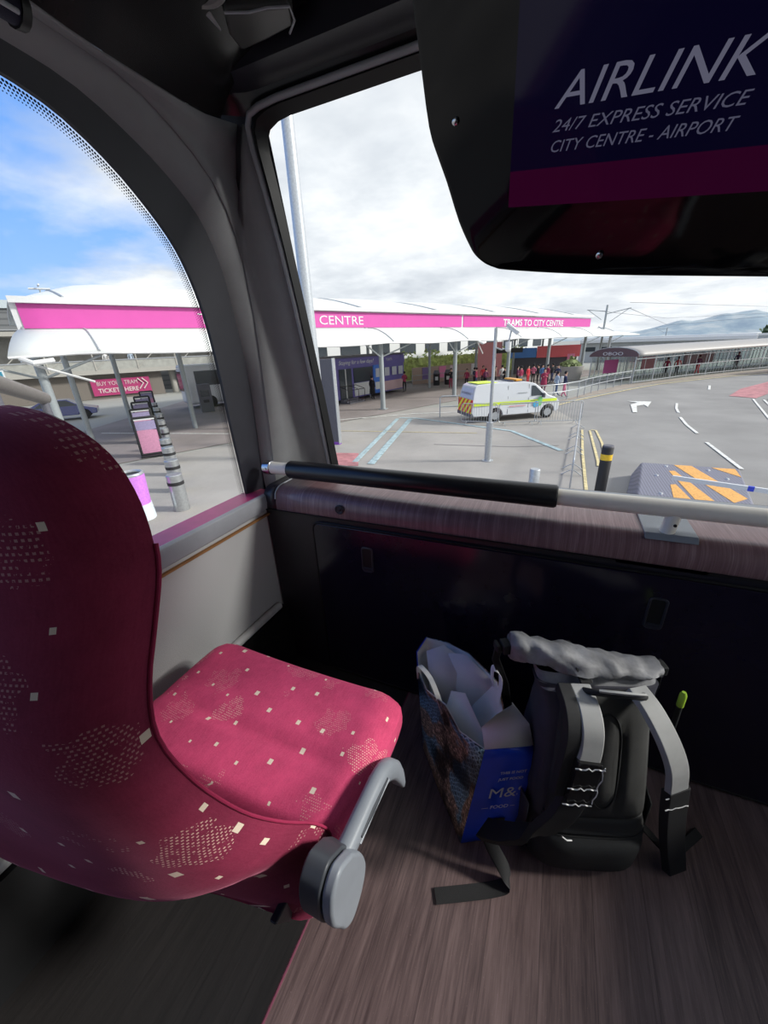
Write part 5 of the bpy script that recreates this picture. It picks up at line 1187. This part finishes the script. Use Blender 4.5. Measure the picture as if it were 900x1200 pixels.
# ------------------------------------------------------------------ path railing, glazed walkway and far right
base = [(-2.9, 27.9), (-.9, 28.2), (.3, 29.4), (1.32, 31.2), (2.0, 33.2), (2.87, 35.3), (3.6, 36.8), (4.3, 38.2), (5.0, 39.5), (5.7, 40.6)]
prl = thing('path_railing', 'pale grey post and rail fence along the kerb before the walkway', 'railing', (1.3, 31.2, G))
for z_ in (.62, 1.12): b = MB(); b.tube([V(x, y, G+z_) for x, y in base], .032, 8); b.build('rail', M_STEEL, prl, world=True)
for p in resample([(x, y, G) for x, y in base], 12): b = MB(); b.cyl(p, p+V(0, 0, 1.12), .032, n=8); b.build('post', M_STEEL, prl, world=True)
Wp = [(5.9, 41.0), (7.45, 42.9), (11.07, 47.8), (17.6, 54.6), (20.83, 57.7), (33, 69)]
wk = thing('glazed_walkway', 'long walkway with curved grey roof and glass sides right of the canopy', 'walkway', (17, 56, G))
WP = resample([(x, y, 0) for x, y in Wp], 40)
rows_ = []; rows2 = []
for i, p in enumerate(WP):
    d_ = (WP[min(i+1, 39)]-WP[max(i-1, 0)]).normalized(); s_ = V(-d_.y, d_.x, 0)
    rows_.append([p+s_*(2.1-2.35*math.cos(a))+V(0, 0, -.22+.72*math.sin(a)) for a in [PI*k/12 for k in range(13)]])
b = MB(); b.grid(rows_); b.build('curved_roof', mat('walkway_roof_grey', (.36, .34, .32), .5, var=.08), wk, world=True, smooth=60, solid=.05)
for i in range(0, 40, 1):
    b = MB(); b.tube([q+V(0, 0, .03) for q in rows_[i]], .03, 5); b.build('roof_seam', M_SEAMG, wk, world=True)
b = MB(); rr = rows_[0]; ped = [q+V(0, 0, -.03) for q in rr]; d0 = (WP[1]-WP[0]).normalized(); pc_ = ped+[q-d0*.1 for q in ped]
b.addm(pc_, [tuple(range(13)), tuple(range(13, 26))[::-1]]+[(k, k+1, 14+k, 13+k) for k in range(12)]+[(0, 13, 25, 12)]); pdm = b.build('arch_end', mat('arch_brown', (.12, .075, .08), .6), wk, world=True, smooth=0)
ar_ = (rr[0]-rr[12]).normalized(); text('OBOO', rr[12]+ar_*1.35-d0*.12+V(0, 0, .10), ar_, V(0, 0, 1), .38, M_WHT, pdm, width=1.9)
for i in range(0, 40, 3):
    d_ = (WP[min(i+1, 39)]-WP[max(i-1, 0)]).normalized(); s_ = V(-d_.y, d_.x, 0)
    for o_ in (0, 4.2):
        b = MB(); p = WP[i]+s_*o_+V(0, 0, G); b.cyl(p, p+V(0, 0, 2.32), .05, n=8); b.build('post', M_STEEL, wk, world=True)
gls = m_glass('walkway_glass', (.80, .88, .86), .15)
b = MB(); b.grid([[p+V(0, 0, z_) for p in WP] for z_ in (G+.15, G+2.2)]); b.build('glass_side', gls, wk, world=True, smooth=0)
for z_ in (G+.15, G+1.12, G+2.05): b = MB(); b.tube([p+V(.02, -.03, z_) for p in WP], .04, 6); b.build('side_rail', M_STEEL, wk, world=True)
for i, p in enumerate(resample([tuple(q) for q in WP], 90)):
    b = MB(); b.cyl(p+V(.02, -.03, G), p+V(.02, -.03, G+1.12), .015, n=5); b.build('baluster', M_STEEL, wk, world=True)
RP = []
for i, p in enumerate(WP):
    d_ = (WP[min(i+1, 39)]-WP[max(i-1, 0)]).normalized(); RP.append(p+V(-d_.y, d_.x, 0)*4.2)
b = MB(); b.grid([[p+V(0, 0, z_) for p in RP] for z_ in (G+.15, G+2.2)]); b.build('glass_side', m_glass('frosted_glass', (.66, .72, .70), .5, .2), wk, world=True, smooth=0)
for i, p in enumerate(resample([tuple(q) for q in RP], 60)):
    b = MB(); b.cyl(p+V(0, 0, G), p+V(0, 0, G+2.2), .035, n=5); b.build('mullion', M_WHT, wk, world=True)
for i, p in enumerate(resample([tuple(q) for q in WP], 28)):
    b = MB(); b.cyl(p+V(0, 0, G+1.1), p+V(0, 0, G+2.25), .02, n=5); b.build('mullion', M_STEEL, wk, world=True)
# posters/boards at the rear side of the walkway
for i, (c, lb) in enumerate(((mat('board_magenta', (.55, .10, .30), .6), 'magenta poster inside the walkway nearest the arch'), (mat('board_red', (.50, .10, .14), .6), 'dark red poster inside the walkway left of centre'), (mat('board_dull', (.45, .30, .33), .6), 'dusty pink wide poster halfway along the walkway'))):
    k = (1.2, 7.5, 15)[i]; p = resample([tuple(q) for q in WP], 100)[int(k*2.4)]; s_ = V(-.72, .69, 0); q = p+s_*3.6
    b = MB(); b.beam(q+V(0, 0, G+1.3), q+V(.70, .71, 0)*(1.8, 2.2, 5.0)[i]+V(0, 0, G+1.3), .05, 1.2); tag(b.build('poster_board', c), lb, 'poster')
# planter by the arch
plr = thing('planter', 'round pale planter with green shrub beside the walkway arch', 'planter', (.9, 46.5, G+.012))
b = MB(); b.tube([(0, 0, 0), (0, 0, 1.3)], [1.1, 1.35], 20); b.build('tub', mat('planter_pale', (.38, .36, .34), .7), plr)
b = MB()
for k in range(220):
    a = random.uniform(0, 2*PI); r = random.uniform(0, 1.1); q = V(r*math.cos(a), r*math.sin(a), 1.3+random.uniform(0, .9)*(1.2-r)); e = V(random.gauss(0, 1), random.gauss(0, 1), random.gauss(0, 1)).normalized(); f_ = e.orthogonal()
    b.addm([q-e*.14, q+f_*.14, q+e*.14, q-f_*.14], [(0, 1, 2, 3)])
b.ball((0, 0, 1.45), .75, 12, 6, (1, 1, .7)); b.build('shrub', mat('shrub_green', (.16, .20, .08), .8, var=.5, ns=3), plr, smooth=0)
# long white roof behind
st = thing('tram_station', 'long low white-roofed station building behind the walkway', 'building', (18, 88, G))
b = MB(); b.beam((3, 86, .95), (27, 84, .55), 8, .6); b.beam((3, 84, 1.25), (27, 82.5, .85), 3, .5); b.build('white_roof', M_WHT, st, world=True, bevel=.1)
b = MB(); b.beam((3, 86, -.95), (27, 84, -1.1), 6, 3.2); b.build('wall', mat('station_wall', (.45, .47, .48), .6), st, world=True)
for k in range(9): b = MB(); x = 4.5+k*2.5; b.box((x, 82.9-(x-3)*.08, -.35-(x-3)*.015), (1.6, .1, .7)); b.build('window', M_WIN, st, world=True)
st2 = thing('distant_hall', 'far low pale hall right of the station roof', 'building', (44, 135, G))
b = MB(); b.box((46, 138, -1.1), (22, 6, 3.0)); b.build('wall', mat('hall_pale', (.50, .54, .58), .6), st2, world=True); b = MB(); b.box((46, 138, .55), (23, 7, .5)); b.build('roof', M_WHT, st2, world=True)
for k in range(5): b = MB(); b.box((37.5+k*4.2, 134.9, -.6), (2.6, .1, .6)); b.build('window', M_WIN, st2, world=True)
# masts with overhead line
def mast(x, y, h_, arms, lb):
    t_ = thing('overhead_line_mast', lb, 'mast', (x, y, G), 0, 'masts of the tram overhead line'); b = MB(); b.cyl((0, 0, 0), (0, 0, h_), .14, .11, 8); b.build('mast', M_STEELD, t_)
    for z_, l_, r in arms: b = MB(); b.tube([(0, 0, z_), (l_, 0, z_+r)], .045, 6); b.tube([(l_*.2, 0, z_-.9), (l_*.95, 0, z_+r)], .035, 6); b.build('bracket_arm', M_STEELD, t_)
mast(4.42, 60, 7.6, [(6.6, 2.6, .5), (6.9, -2.2, .3)], 'steel overhead line mast rising behind the end of the pink fascia')
mast(52, 140, 9.5, [(8.4, 3.5, .4)], 'steel overhead line mast far right before the hills'); mast(28, 150, 6.0, [(5.6, -3.0, .3)], 'small far overhead line mast above the station roof'); mast(62, 135, 10.5, [(9, -4, .3)], 'tall overhead line mast at the right edge')
ol = thing('overhead_wires', 'thin tram overhead wires crossing the sky above the station', 'wires', (10, 90, 4))
for p in ([(6.8, 60, 4.6), (28, 150, 4.2), (62, 135, 5.2)], [(2.4, 60, 4.7), (20, 110, 4.8), (52, 140, 5.4)], [(6.8, 60, 5.2), (40, 120, 6.2), (62, 135, 6.4)]): b = MB(); b.tube(p, .03, 4); b.build('wire', M_DKG, ol, world=True)
# trees before the hills
for i, (x, y, l_) in enumerate(((105, 260, 'near'), (128, 262, 'mid'), (152, 268, 'far'))):
    hedge('tree_belt', ['green tree belt below the hills, leftmost part', 'green tree belt below the hills, middle part', 'green tree belt below the hills, at the right edge'][i], (x-16, y), (x+12, y+4), G, 8, 7, mat('tree_green', (.13, .18, .09), .8, var=.4, ns=.2), 160, 'trees', seed=i+11, leaf=1.0)
# hills
hp_ = [(-60, 12), (120, 12), (295, 30), (385, 52), (425, 66), (470, 82), (510, 74), (556, 80), (590, 92), (620, 103), (655, 100), (684, 108), (731, 112), (760, 96), (790, 88), (845, 92), (900, 80), (1000, 70), (1150, 90), (1400, 60), (1700, 20)]
rows_ = []
hr = resample([(x, 0, z) for x, z in hp_], 90)
for j in range(12):
    f = j/11
    rows_.append([V(p.x*(1+.12*f), 2150+f*420, G+(p.z-G)*.86*math.sin(f*PI/2)**.9+8*noise.noise(V(p.x*.012, f*4, 2))*(f*(1-f)*4)) for p in hr])
b = MB(); b.grid(rows_); w = NB('hill_slope'); o_ = w.coord(); n__ = w.noise(o_, .012, 5, .6)
w.l.new(w.ramp(n__, [(.35, (.22, .29, .35)), (.5, (.29, .36, .40)), (.62, (.40, .44, .45))]), w.b.inputs['Base Color']); w.b.inputs['Roughness'].default_value = 1
struct(b.build('hills', w.m, None, smooth=80))
# red bus at the right edge
rb = thing('red_bus', 'red bus just entering at the far right edge of the road', 'bus', (24.2, 53.6, G), .75)
b = MB(); b.box((0, 0, 1.7), (9, 2.5, 2.7)); b.build('body', mat('bus_red', (.62, .04, .05), .3), rb, bevel=.15); b = MB(); b.box((0, -1.26, 2.1), (8.2, .03, .9)); b.build('window_band', M_WIN, rb); b = MB(); b.box((-4.51, 0, 2.1), (.03, 2.1, 1.2)); b.build('windscreen', M_WIN, rb)
for x in (-3, 3):
    for s_ in (-1, 1): b = MB(); b.cyl((x, s_*1.0, .45), (x, s_*1.27, .45), .45, n=18); b.build('wheel', M_TYRE, rb)

# ------------------------------------------------------------------ left window: car park, bridge, sign
def lp_(R_, s_, z_): return None
A0 = V(-64, 14, 0); A1 = V(-36, 62, 0); ad = (A1-A0).normalized(); an = V(ad.y, -ad.x, 0)
def bp_(s_, o_, z_): return A0+ad*s_+an*o_+V(0, 0, z_)
cpk = thing('multi_storey_car_park', 'grey multi-storey building with dark louvred front behind the canopy', 'building', tuple(bp_(28, -8, G)))
def bb(s0, s1, o0, o1, z0, z1, name, m, parent): b = MB(); b.beam(bp_(s0, (o0+o1)/2, (z0+z1)/2), bp_(s1, (o0+o1)/2, (z0+z1)/2), abs(o1-o0), z1-z0); return b.build(name, m, parent, world=True, smooth=0)
bb(-10, 80, -14, 0, G, 7.2, 'louvred_front', m_stripe('louvres', (.10, .105, .11), (.16, .165, .17), 1.6, PI/2, axes=(0, 2), duty=.7), cpk); bb(-10.2, 80.2, -14.2, .25, 7.2, 8.0, 'pale_parapet', mat('parapet_pale', (.46, .52, .55), .6), cpk)
for z_ in (1.9, 3.2, 5.0): bb(-10, 80, 0, .12, z_, z_+.12, 'floor_band', mat('band_grey', (.30, .31, .32), .6), cpk)
br_ = thing('footbridge', 'beige elevated walkway with glass parapet crossing behind the canopy', 'bridge', tuple(bp_(30, 6, G)))
M_BEI = mat('bridge_beige', (.36, .345, .31), .7, var=.1)
bb(11.5, 42, 5, 8.5, .10, .55, 'deck', M_BEI, br_); bb(11.5, 42, 8.45, 8.5, .55, 1.45, 'parapet', mat('parapet_beige', (.33, .33, .30), .5, var=.15, ns=2), br_); bb(11.5, 42, 8.42, 8.56, 1.45, 1.55, 'handrail', M_STEEL, br_)
bb(11.5, 42, 5, 8.5, 4.0, 4.4, 'bridge_roof', M_BEI, br_); bb(11.5, 42, 4.9, 5.0, .5, 4.0, 'rear_wall', mat('bridge_rear', (.30, .29, .26), .6, var=.2, ns=1), br_)
for s_ in range(13, 42, 4): b = MB(); b.tube([bp_(s_, 8.5, .5), bp_(s_, 8.5, 4.0)], .07, 6); b.build('post', M_BEI, br_, world=True)
for s_ in range(13, 38, 4): b = MB(); b.tube([bp_(s_, 8.48, .6), bp_(s_+4, 8.48, 4.0)], .05, 6); b.build('brace', M_BEI, br_, world=True)
for s_ in (28.5, 40): b = MB(); b.cyl(bp_(s_, 6.7, G), bp_(s_, 6.7, .1), .35, n=12); b.build('pier', M_BEI, br_, world=True)
bw = tag(bb(11.5, 27.2, 7.2, 7.6, G, .05, 'boundary_wall', mat('wall_brown', (.16, .14, .12), .8), None), 'brown wall under the elevated walkway carrying the magenta sign', 'wall')
ts_ = thing('ticket_sign', 'magenta banner reading buy your tram tickets here with a double arrow', 'sign', tuple(bp_(20, 7.8, G+.4)))
pl_ = bb(20.1, 25.8, 7.75, 7.85, -2.15, -.42, 'banner', mat('banner_magenta', (.36, .03, .13), .5), ts_)
M_SW = mat('sign_text', (.62, .50, .50), .5)
text('BUY YOUR TRAM', bp_(20.6, 7.9, -1.08), ad, V(0, 0, 1), .60, M_SW, pl_, width=3.9); text('TICKETS HERE', bp_(20.6, 7.9, -1.85), ad, V(0, 0, 1), .64, M_SW, pl_, width=3.9, bold=.02)
for k in (0, .75): b = MB(); b.tube([bp_(24.6+k*.6, 7.92, -.55), bp_(25.1+k*.6, 7.92, -1.1), bp_(24.6+k*.6, 7.92, -1.7)], .07, 6); b.build('arrow', M_SW, pl_, world=True)
person(*bp_(22.2, 7.4, 0).to_2d(), 1.0, 'white', 'white', 'person in white walking on the elevated walkway, left of two', 1, 1.05, z=.56, hair='brown')
person(*bp_(24.6, 7.4, 0).to_2d(), 1.0, 'pale', 'denim', 'person in pale blue walking on the elevated walkway, right of two', 1, 1.05, z=.56)
# blue car by the hedge
car = thing('car', 'dark blue car parked by the hedge under the canopy end', 'car', (-33.5, 17.0, G), .95)
cprof = [(-2.1, .35)]+[(-1.3+.36*math.cos(a), .33+.36*math.sin(a)) for a in [PI-PI*k/8 for k in range(9)]]+[(1.35+.36*math.cos(a), .33+.36*math.sin(a)) for a in [PI-PI*k/8 for k in range(9)]]+[(2.1, .35), (2.15, .7), (1.2, .95), (.5, 1.42), (-.9, 1.45), (-1.8, 1.0), (-2.15, .9)]
b = MB(); n = len(cprof); b.addm([V(x, -(.87-.25*max(0, z-.9)), z) for x, z in cprof]+[V(x, .87-.25*max(0, z-.9), z) for x, z in cprof], [tuple(range(n)), tuple(range(n, 2*n))[::-1]]+[(k, n+k, n+(k+1) % n, (k+1) % n) for k in range(n)]); b.build('body', mat('car_blue', (.05, .06, .22), .2, coat=.5), car, bevel=.04)
for s_ in (-1, 1): b = MB(); b.addm([V(x, s_*(.885-.25*max(0, z-.9)), z) for x, z in ((-1.5, .98), (1.05, .98), (.45, 1.36), (-.85, 1.38))], [(0, 1, 2, 3)]); b.build('side_glass', M_WIN, car, smooth=0, solid=.004)
for x in (-1.3, 1.35):
    for s_ in (-1, 1): b = MB(); b.cyl((x, s_*.68, .33), (x, s_*.89, .33), .32, n=18); b.build('wheel', M_TYRE, car)
# number 2 sign
n2 = thing('stand_number_sign', 'small turquoise square sign with a white number two', 'sign', (-14.95, 6.05, G))
b = MB(); b.box((0, 0, 0), (.62, .05, .52)); b.xf(Matrix.Translation((-14.93, 6.05, .92)) @ Matrix.Rotation(.95, 4, 'Z')); pn = b.build('panel', mat('sign_turquoise', (.03, .22, .32), .4), n2, world=True)
b = MB(); b.box((0, 0, 0), (.68, .04, .58)); b.xf(Matrix.Translation((-14.95, 6.07, .92)) @ Matrix.Rotation(.95, 4, 'Z')); b.build('border', M_WHT, n2, world=True); b = MB(); b.cyl((-14.98, 6.10, G), (-14.98, 6.10, 1.15), .035, n=8); b.build('post', M_STEEL, n2, world=True)
text('2', V(-14.93, 6.05, .76)+V(-.02, -.12, 0)+V(.03, -.02, 0), V(.58, .81, 0), V(0, 0, 1), .46, M_WHT, pn, lift=.03)
# sloping handrail left
hr_ = thing('slope_handrail', 'thick brownish handrail sloping down at the left edge behind the headrest', 'railing', (-8.7, 3.9, G))
b = MB(); b.tube([(-7.43, 2.96, 1.15), (-9.92, 4.76, .66)], .13, 12); b.build('rail', mat('rail_brown', (.16, .15, .14), .6), hr_, world=True); b = MB(); b.cyl((-9.85, 4.71, G), (-9.85, 4.71, .6), .08, n=10); b.build('post', M_DKG, hr_, world=True); b = MB(); b.cyl((-7.5, 3.0, G), (-7.5, 3.0, 1.1), .08, n=10); b.build('post', M_DKG, hr_, world=True)
# white coach behind the pillar
ch_ = thing('coach', 'white coach front seen past the pillar edge of the side window', 'coach', (-25.5, 27.5, G), 1.1)
b = MB(); b.box((0, 0, 1.85), (10, 2.5, 3.0)); b.build('body', M_VW, ch_, bevel=.25, seg=3); b = MB(); b.box((-5.01, 0, 2.1), (.04, 2.2, 1.5)); b.build('windscreen', M_WIN, ch_, bevel=.01); b = MB(); b.box((0, -1.26, 2.3), (8.6, .03, 1.1)); b.build('window_band', M_WIN, ch_)
for x in (-3.4, 3.2):
    for s_ in (-1, 1): b = MB(); b.cyl((x, s_*1.0, .48), (x, s_*1.27, .48), .48, n=18); b.build('wheel', M_TYRE, ch_)
# far floodlight on the left
fl_ = thing('floodlight_mast', 'distant floodlight mast above the left end of the canopy', 'lamp post', (-74, 40, G)); 
b = MB(); b.cyl((-79, 43, G), (-79, 43, 12.6), .2, .12, 8); b.build('mast', M_STEELD, fl_, world=True); b = MB(); b.tube([(-79.9, 41.9, 12.7), (-78.1, 44.1, 12.7)], .14, 6); b.tube([(-79.9, 43.4, 13.2), (-78.1, 42.6, 13.2)], .14, 6); b.build('lamp_cluster', M_WHT, fl_, world=True)
# white van-height ticket machines in the dark area right of the sign
vm_ = thing('ticket_machine', 'dark ticket machine standing under the canopy left of the coach', 'machine', (-24.2, 21.8, G+.012), .9)
b = MB(); b.box((0, 0, 1.0), (.9, .7, 2.0)); b.build('cabinet', M_DKG, vm_, bevel=.03); b = MB(); b.box((0, -.36, 1.35), (.6, .03, .45)); b.build('screen', M_WIN, vm_); b = MB(); b.box((0, -.36, .8), (.4, .03, .2)); b.build('slot', M_BLK, vm_)
# ------------------------------------------------------------------ camera, light, world
cam = bpy.data.cameras.new('camera'); co = bpy.data.objects.new('camera', cam); COL.objects.link(co); S.camera = co
cam.sensor_fit = 'HORIZONTAL'; cam.sensor_width = 36; cam.lens = 445/900*36; cam.clip_start = .02; cam.clip_end = 20000
Rm = Matrix(((0.91692715, -0.11986024, 0.38062858), (0.3966705, 0.37787095, -0.83657997), (-0.04355581, 0.91806703, 0.39402516)))
co.matrix_world = Matrix.Translation((0, 0, 1.3)) @ Rm.to_4x4()
sun = bpy.data.lights.new('sun', 'SUN'); so = bpy.data.objects.new('sun', sun); COL.objects.link(so)
sun.energy = 3.4; sun.angle = math.radians(8); sun.color = (1, .97, .92)
sd = V(1.0, .30, .60).normalized()      # towards the sun
so.rotation_euler = sd.to_track_quat('Z', 'Y').to_euler()
so.location = (0, 0, 30)
W = bpy.data.worlds.new('sky'); S.world = W; W.use_nodes = True
nt = W.node_tree; N = nt.nodes; Lk = nt.links; N.clear()
def wn(t, **k):
    x = N.new(t)
    for a, c_ in k.items(): setattr(x, a, c_)
    return x
def wmath(op, a, b_=0., c_=0.):
    x = wn('ShaderNodeMath', operation=op)
    for i, q in enumerate((a, b_, c_)):
        if isinstance(q, bpy.types.NodeSocket): Lk.new(q, x.inputs[i])
        else: x.inputs[i].default_value = q
    return x.outputs[0]
tc = wn('ShaderNodeTexCoord').outputs['Generated']
sp = wn('ShaderNodeSeparateXYZ'); Lk.new(tc, sp.inputs[0]); dx, dy, dz = sp.outputs
h = wmath('ADD', wmath('MAXIMUM', dz, 0.0), .16)
cb = wn('ShaderNodeCombineXYZ'); Lk.new(wmath('DIVIDE', dx, h), cb.inputs[0]); Lk.new(wmath('DIVIDE', dy, h), cb.inputs[1])
def wnoise(vec, sc, det, ro=.55, off=(0, 0, 0)):
    m_ = wn('ShaderNodeMapping'); m_.inputs['Location'].default_value = off; Lk.new(vec, m_.inputs[0])
    x = wn('ShaderNodeTexNoise'); Lk.new(m_.outputs[0], x.inputs['Vector']); x.inputs['Scale'].default_value = sc
    x.inputs['Detail'].default_value = det; x.inputs['Roughness'].default_value = ro
    return x.outputs['Fac']
n1 = wnoise(cb.outputs[0], .75, 7, .55, (3.1, 1.7, 0)); n2 = wnoise(cb.outputs[0], 1.6, 5, .6, (8, 2, 1))
# cloud cover: closed in front of the bus, open blue patches to the left
side = wmath('MULTIPLY_ADD', dx, .62, wmath('MULTIPLY_ADD', dy, .16, .36))
cover = wmath('ADD', wmath('ADD', n1, wmath('MULTIPLY', wmath('SUBTRACT', .20, wmath('MAXIMUM', dz, 0)), .20)), side)
def wramp(f, st):
    x = wn('ShaderNodeValToRGB'); Lk.new(f, x.inputs[0]); e = x.color_ramp.elements
    while len(e) > 1: e.remove(e[-1])
    e[0].position = st[0][0]; e[0].color = (*st[0][1], 1)
    for p, c_ in st[1:]: e.new(p).color = (*c_, 1)
    return x.outputs[0]
mask = wramp(cover, [(.37, (0, 0, 0)), (.56, (1, 1, 1))])
cloud = wramp(wmath('ADD', wmath('MULTIPLY', n2, .75), wmath('MULTIPLY', n1, .25)), [(.30, (.50, .54, .60)), (.50, (.72, .75, .79)), (.66, (.95, .96, .97))])
blue = wramp(dz, [(0, (.42, .62, .90)), (.25, (.20, .42, .88)), (.7, (.08, .22, .70))])
mx = wn('ShaderNodeMix', data_type='RGBA'); Lk.new(mask, mx.inputs[0]); Lk.new(blue, mx.inputs[6]); Lk.new(cloud, mx.inputs[7])
bg = wn('ShaderNodeBackground'); Lk.new(mx.outputs[2], bg.inputs[0]); bg.inputs[1].default_value = 1.0
ow = wn('ShaderNodeOutputWorld'); Lk.new(bg.outputs[0], ow.inputs[0])
vs_ = S.view_settings; vs_.view_transform = 'Standard'; vs_.look = 'None'; vs_.gamma = 1; vs_.use_curve_mapping = False; vs_.exposure = .3
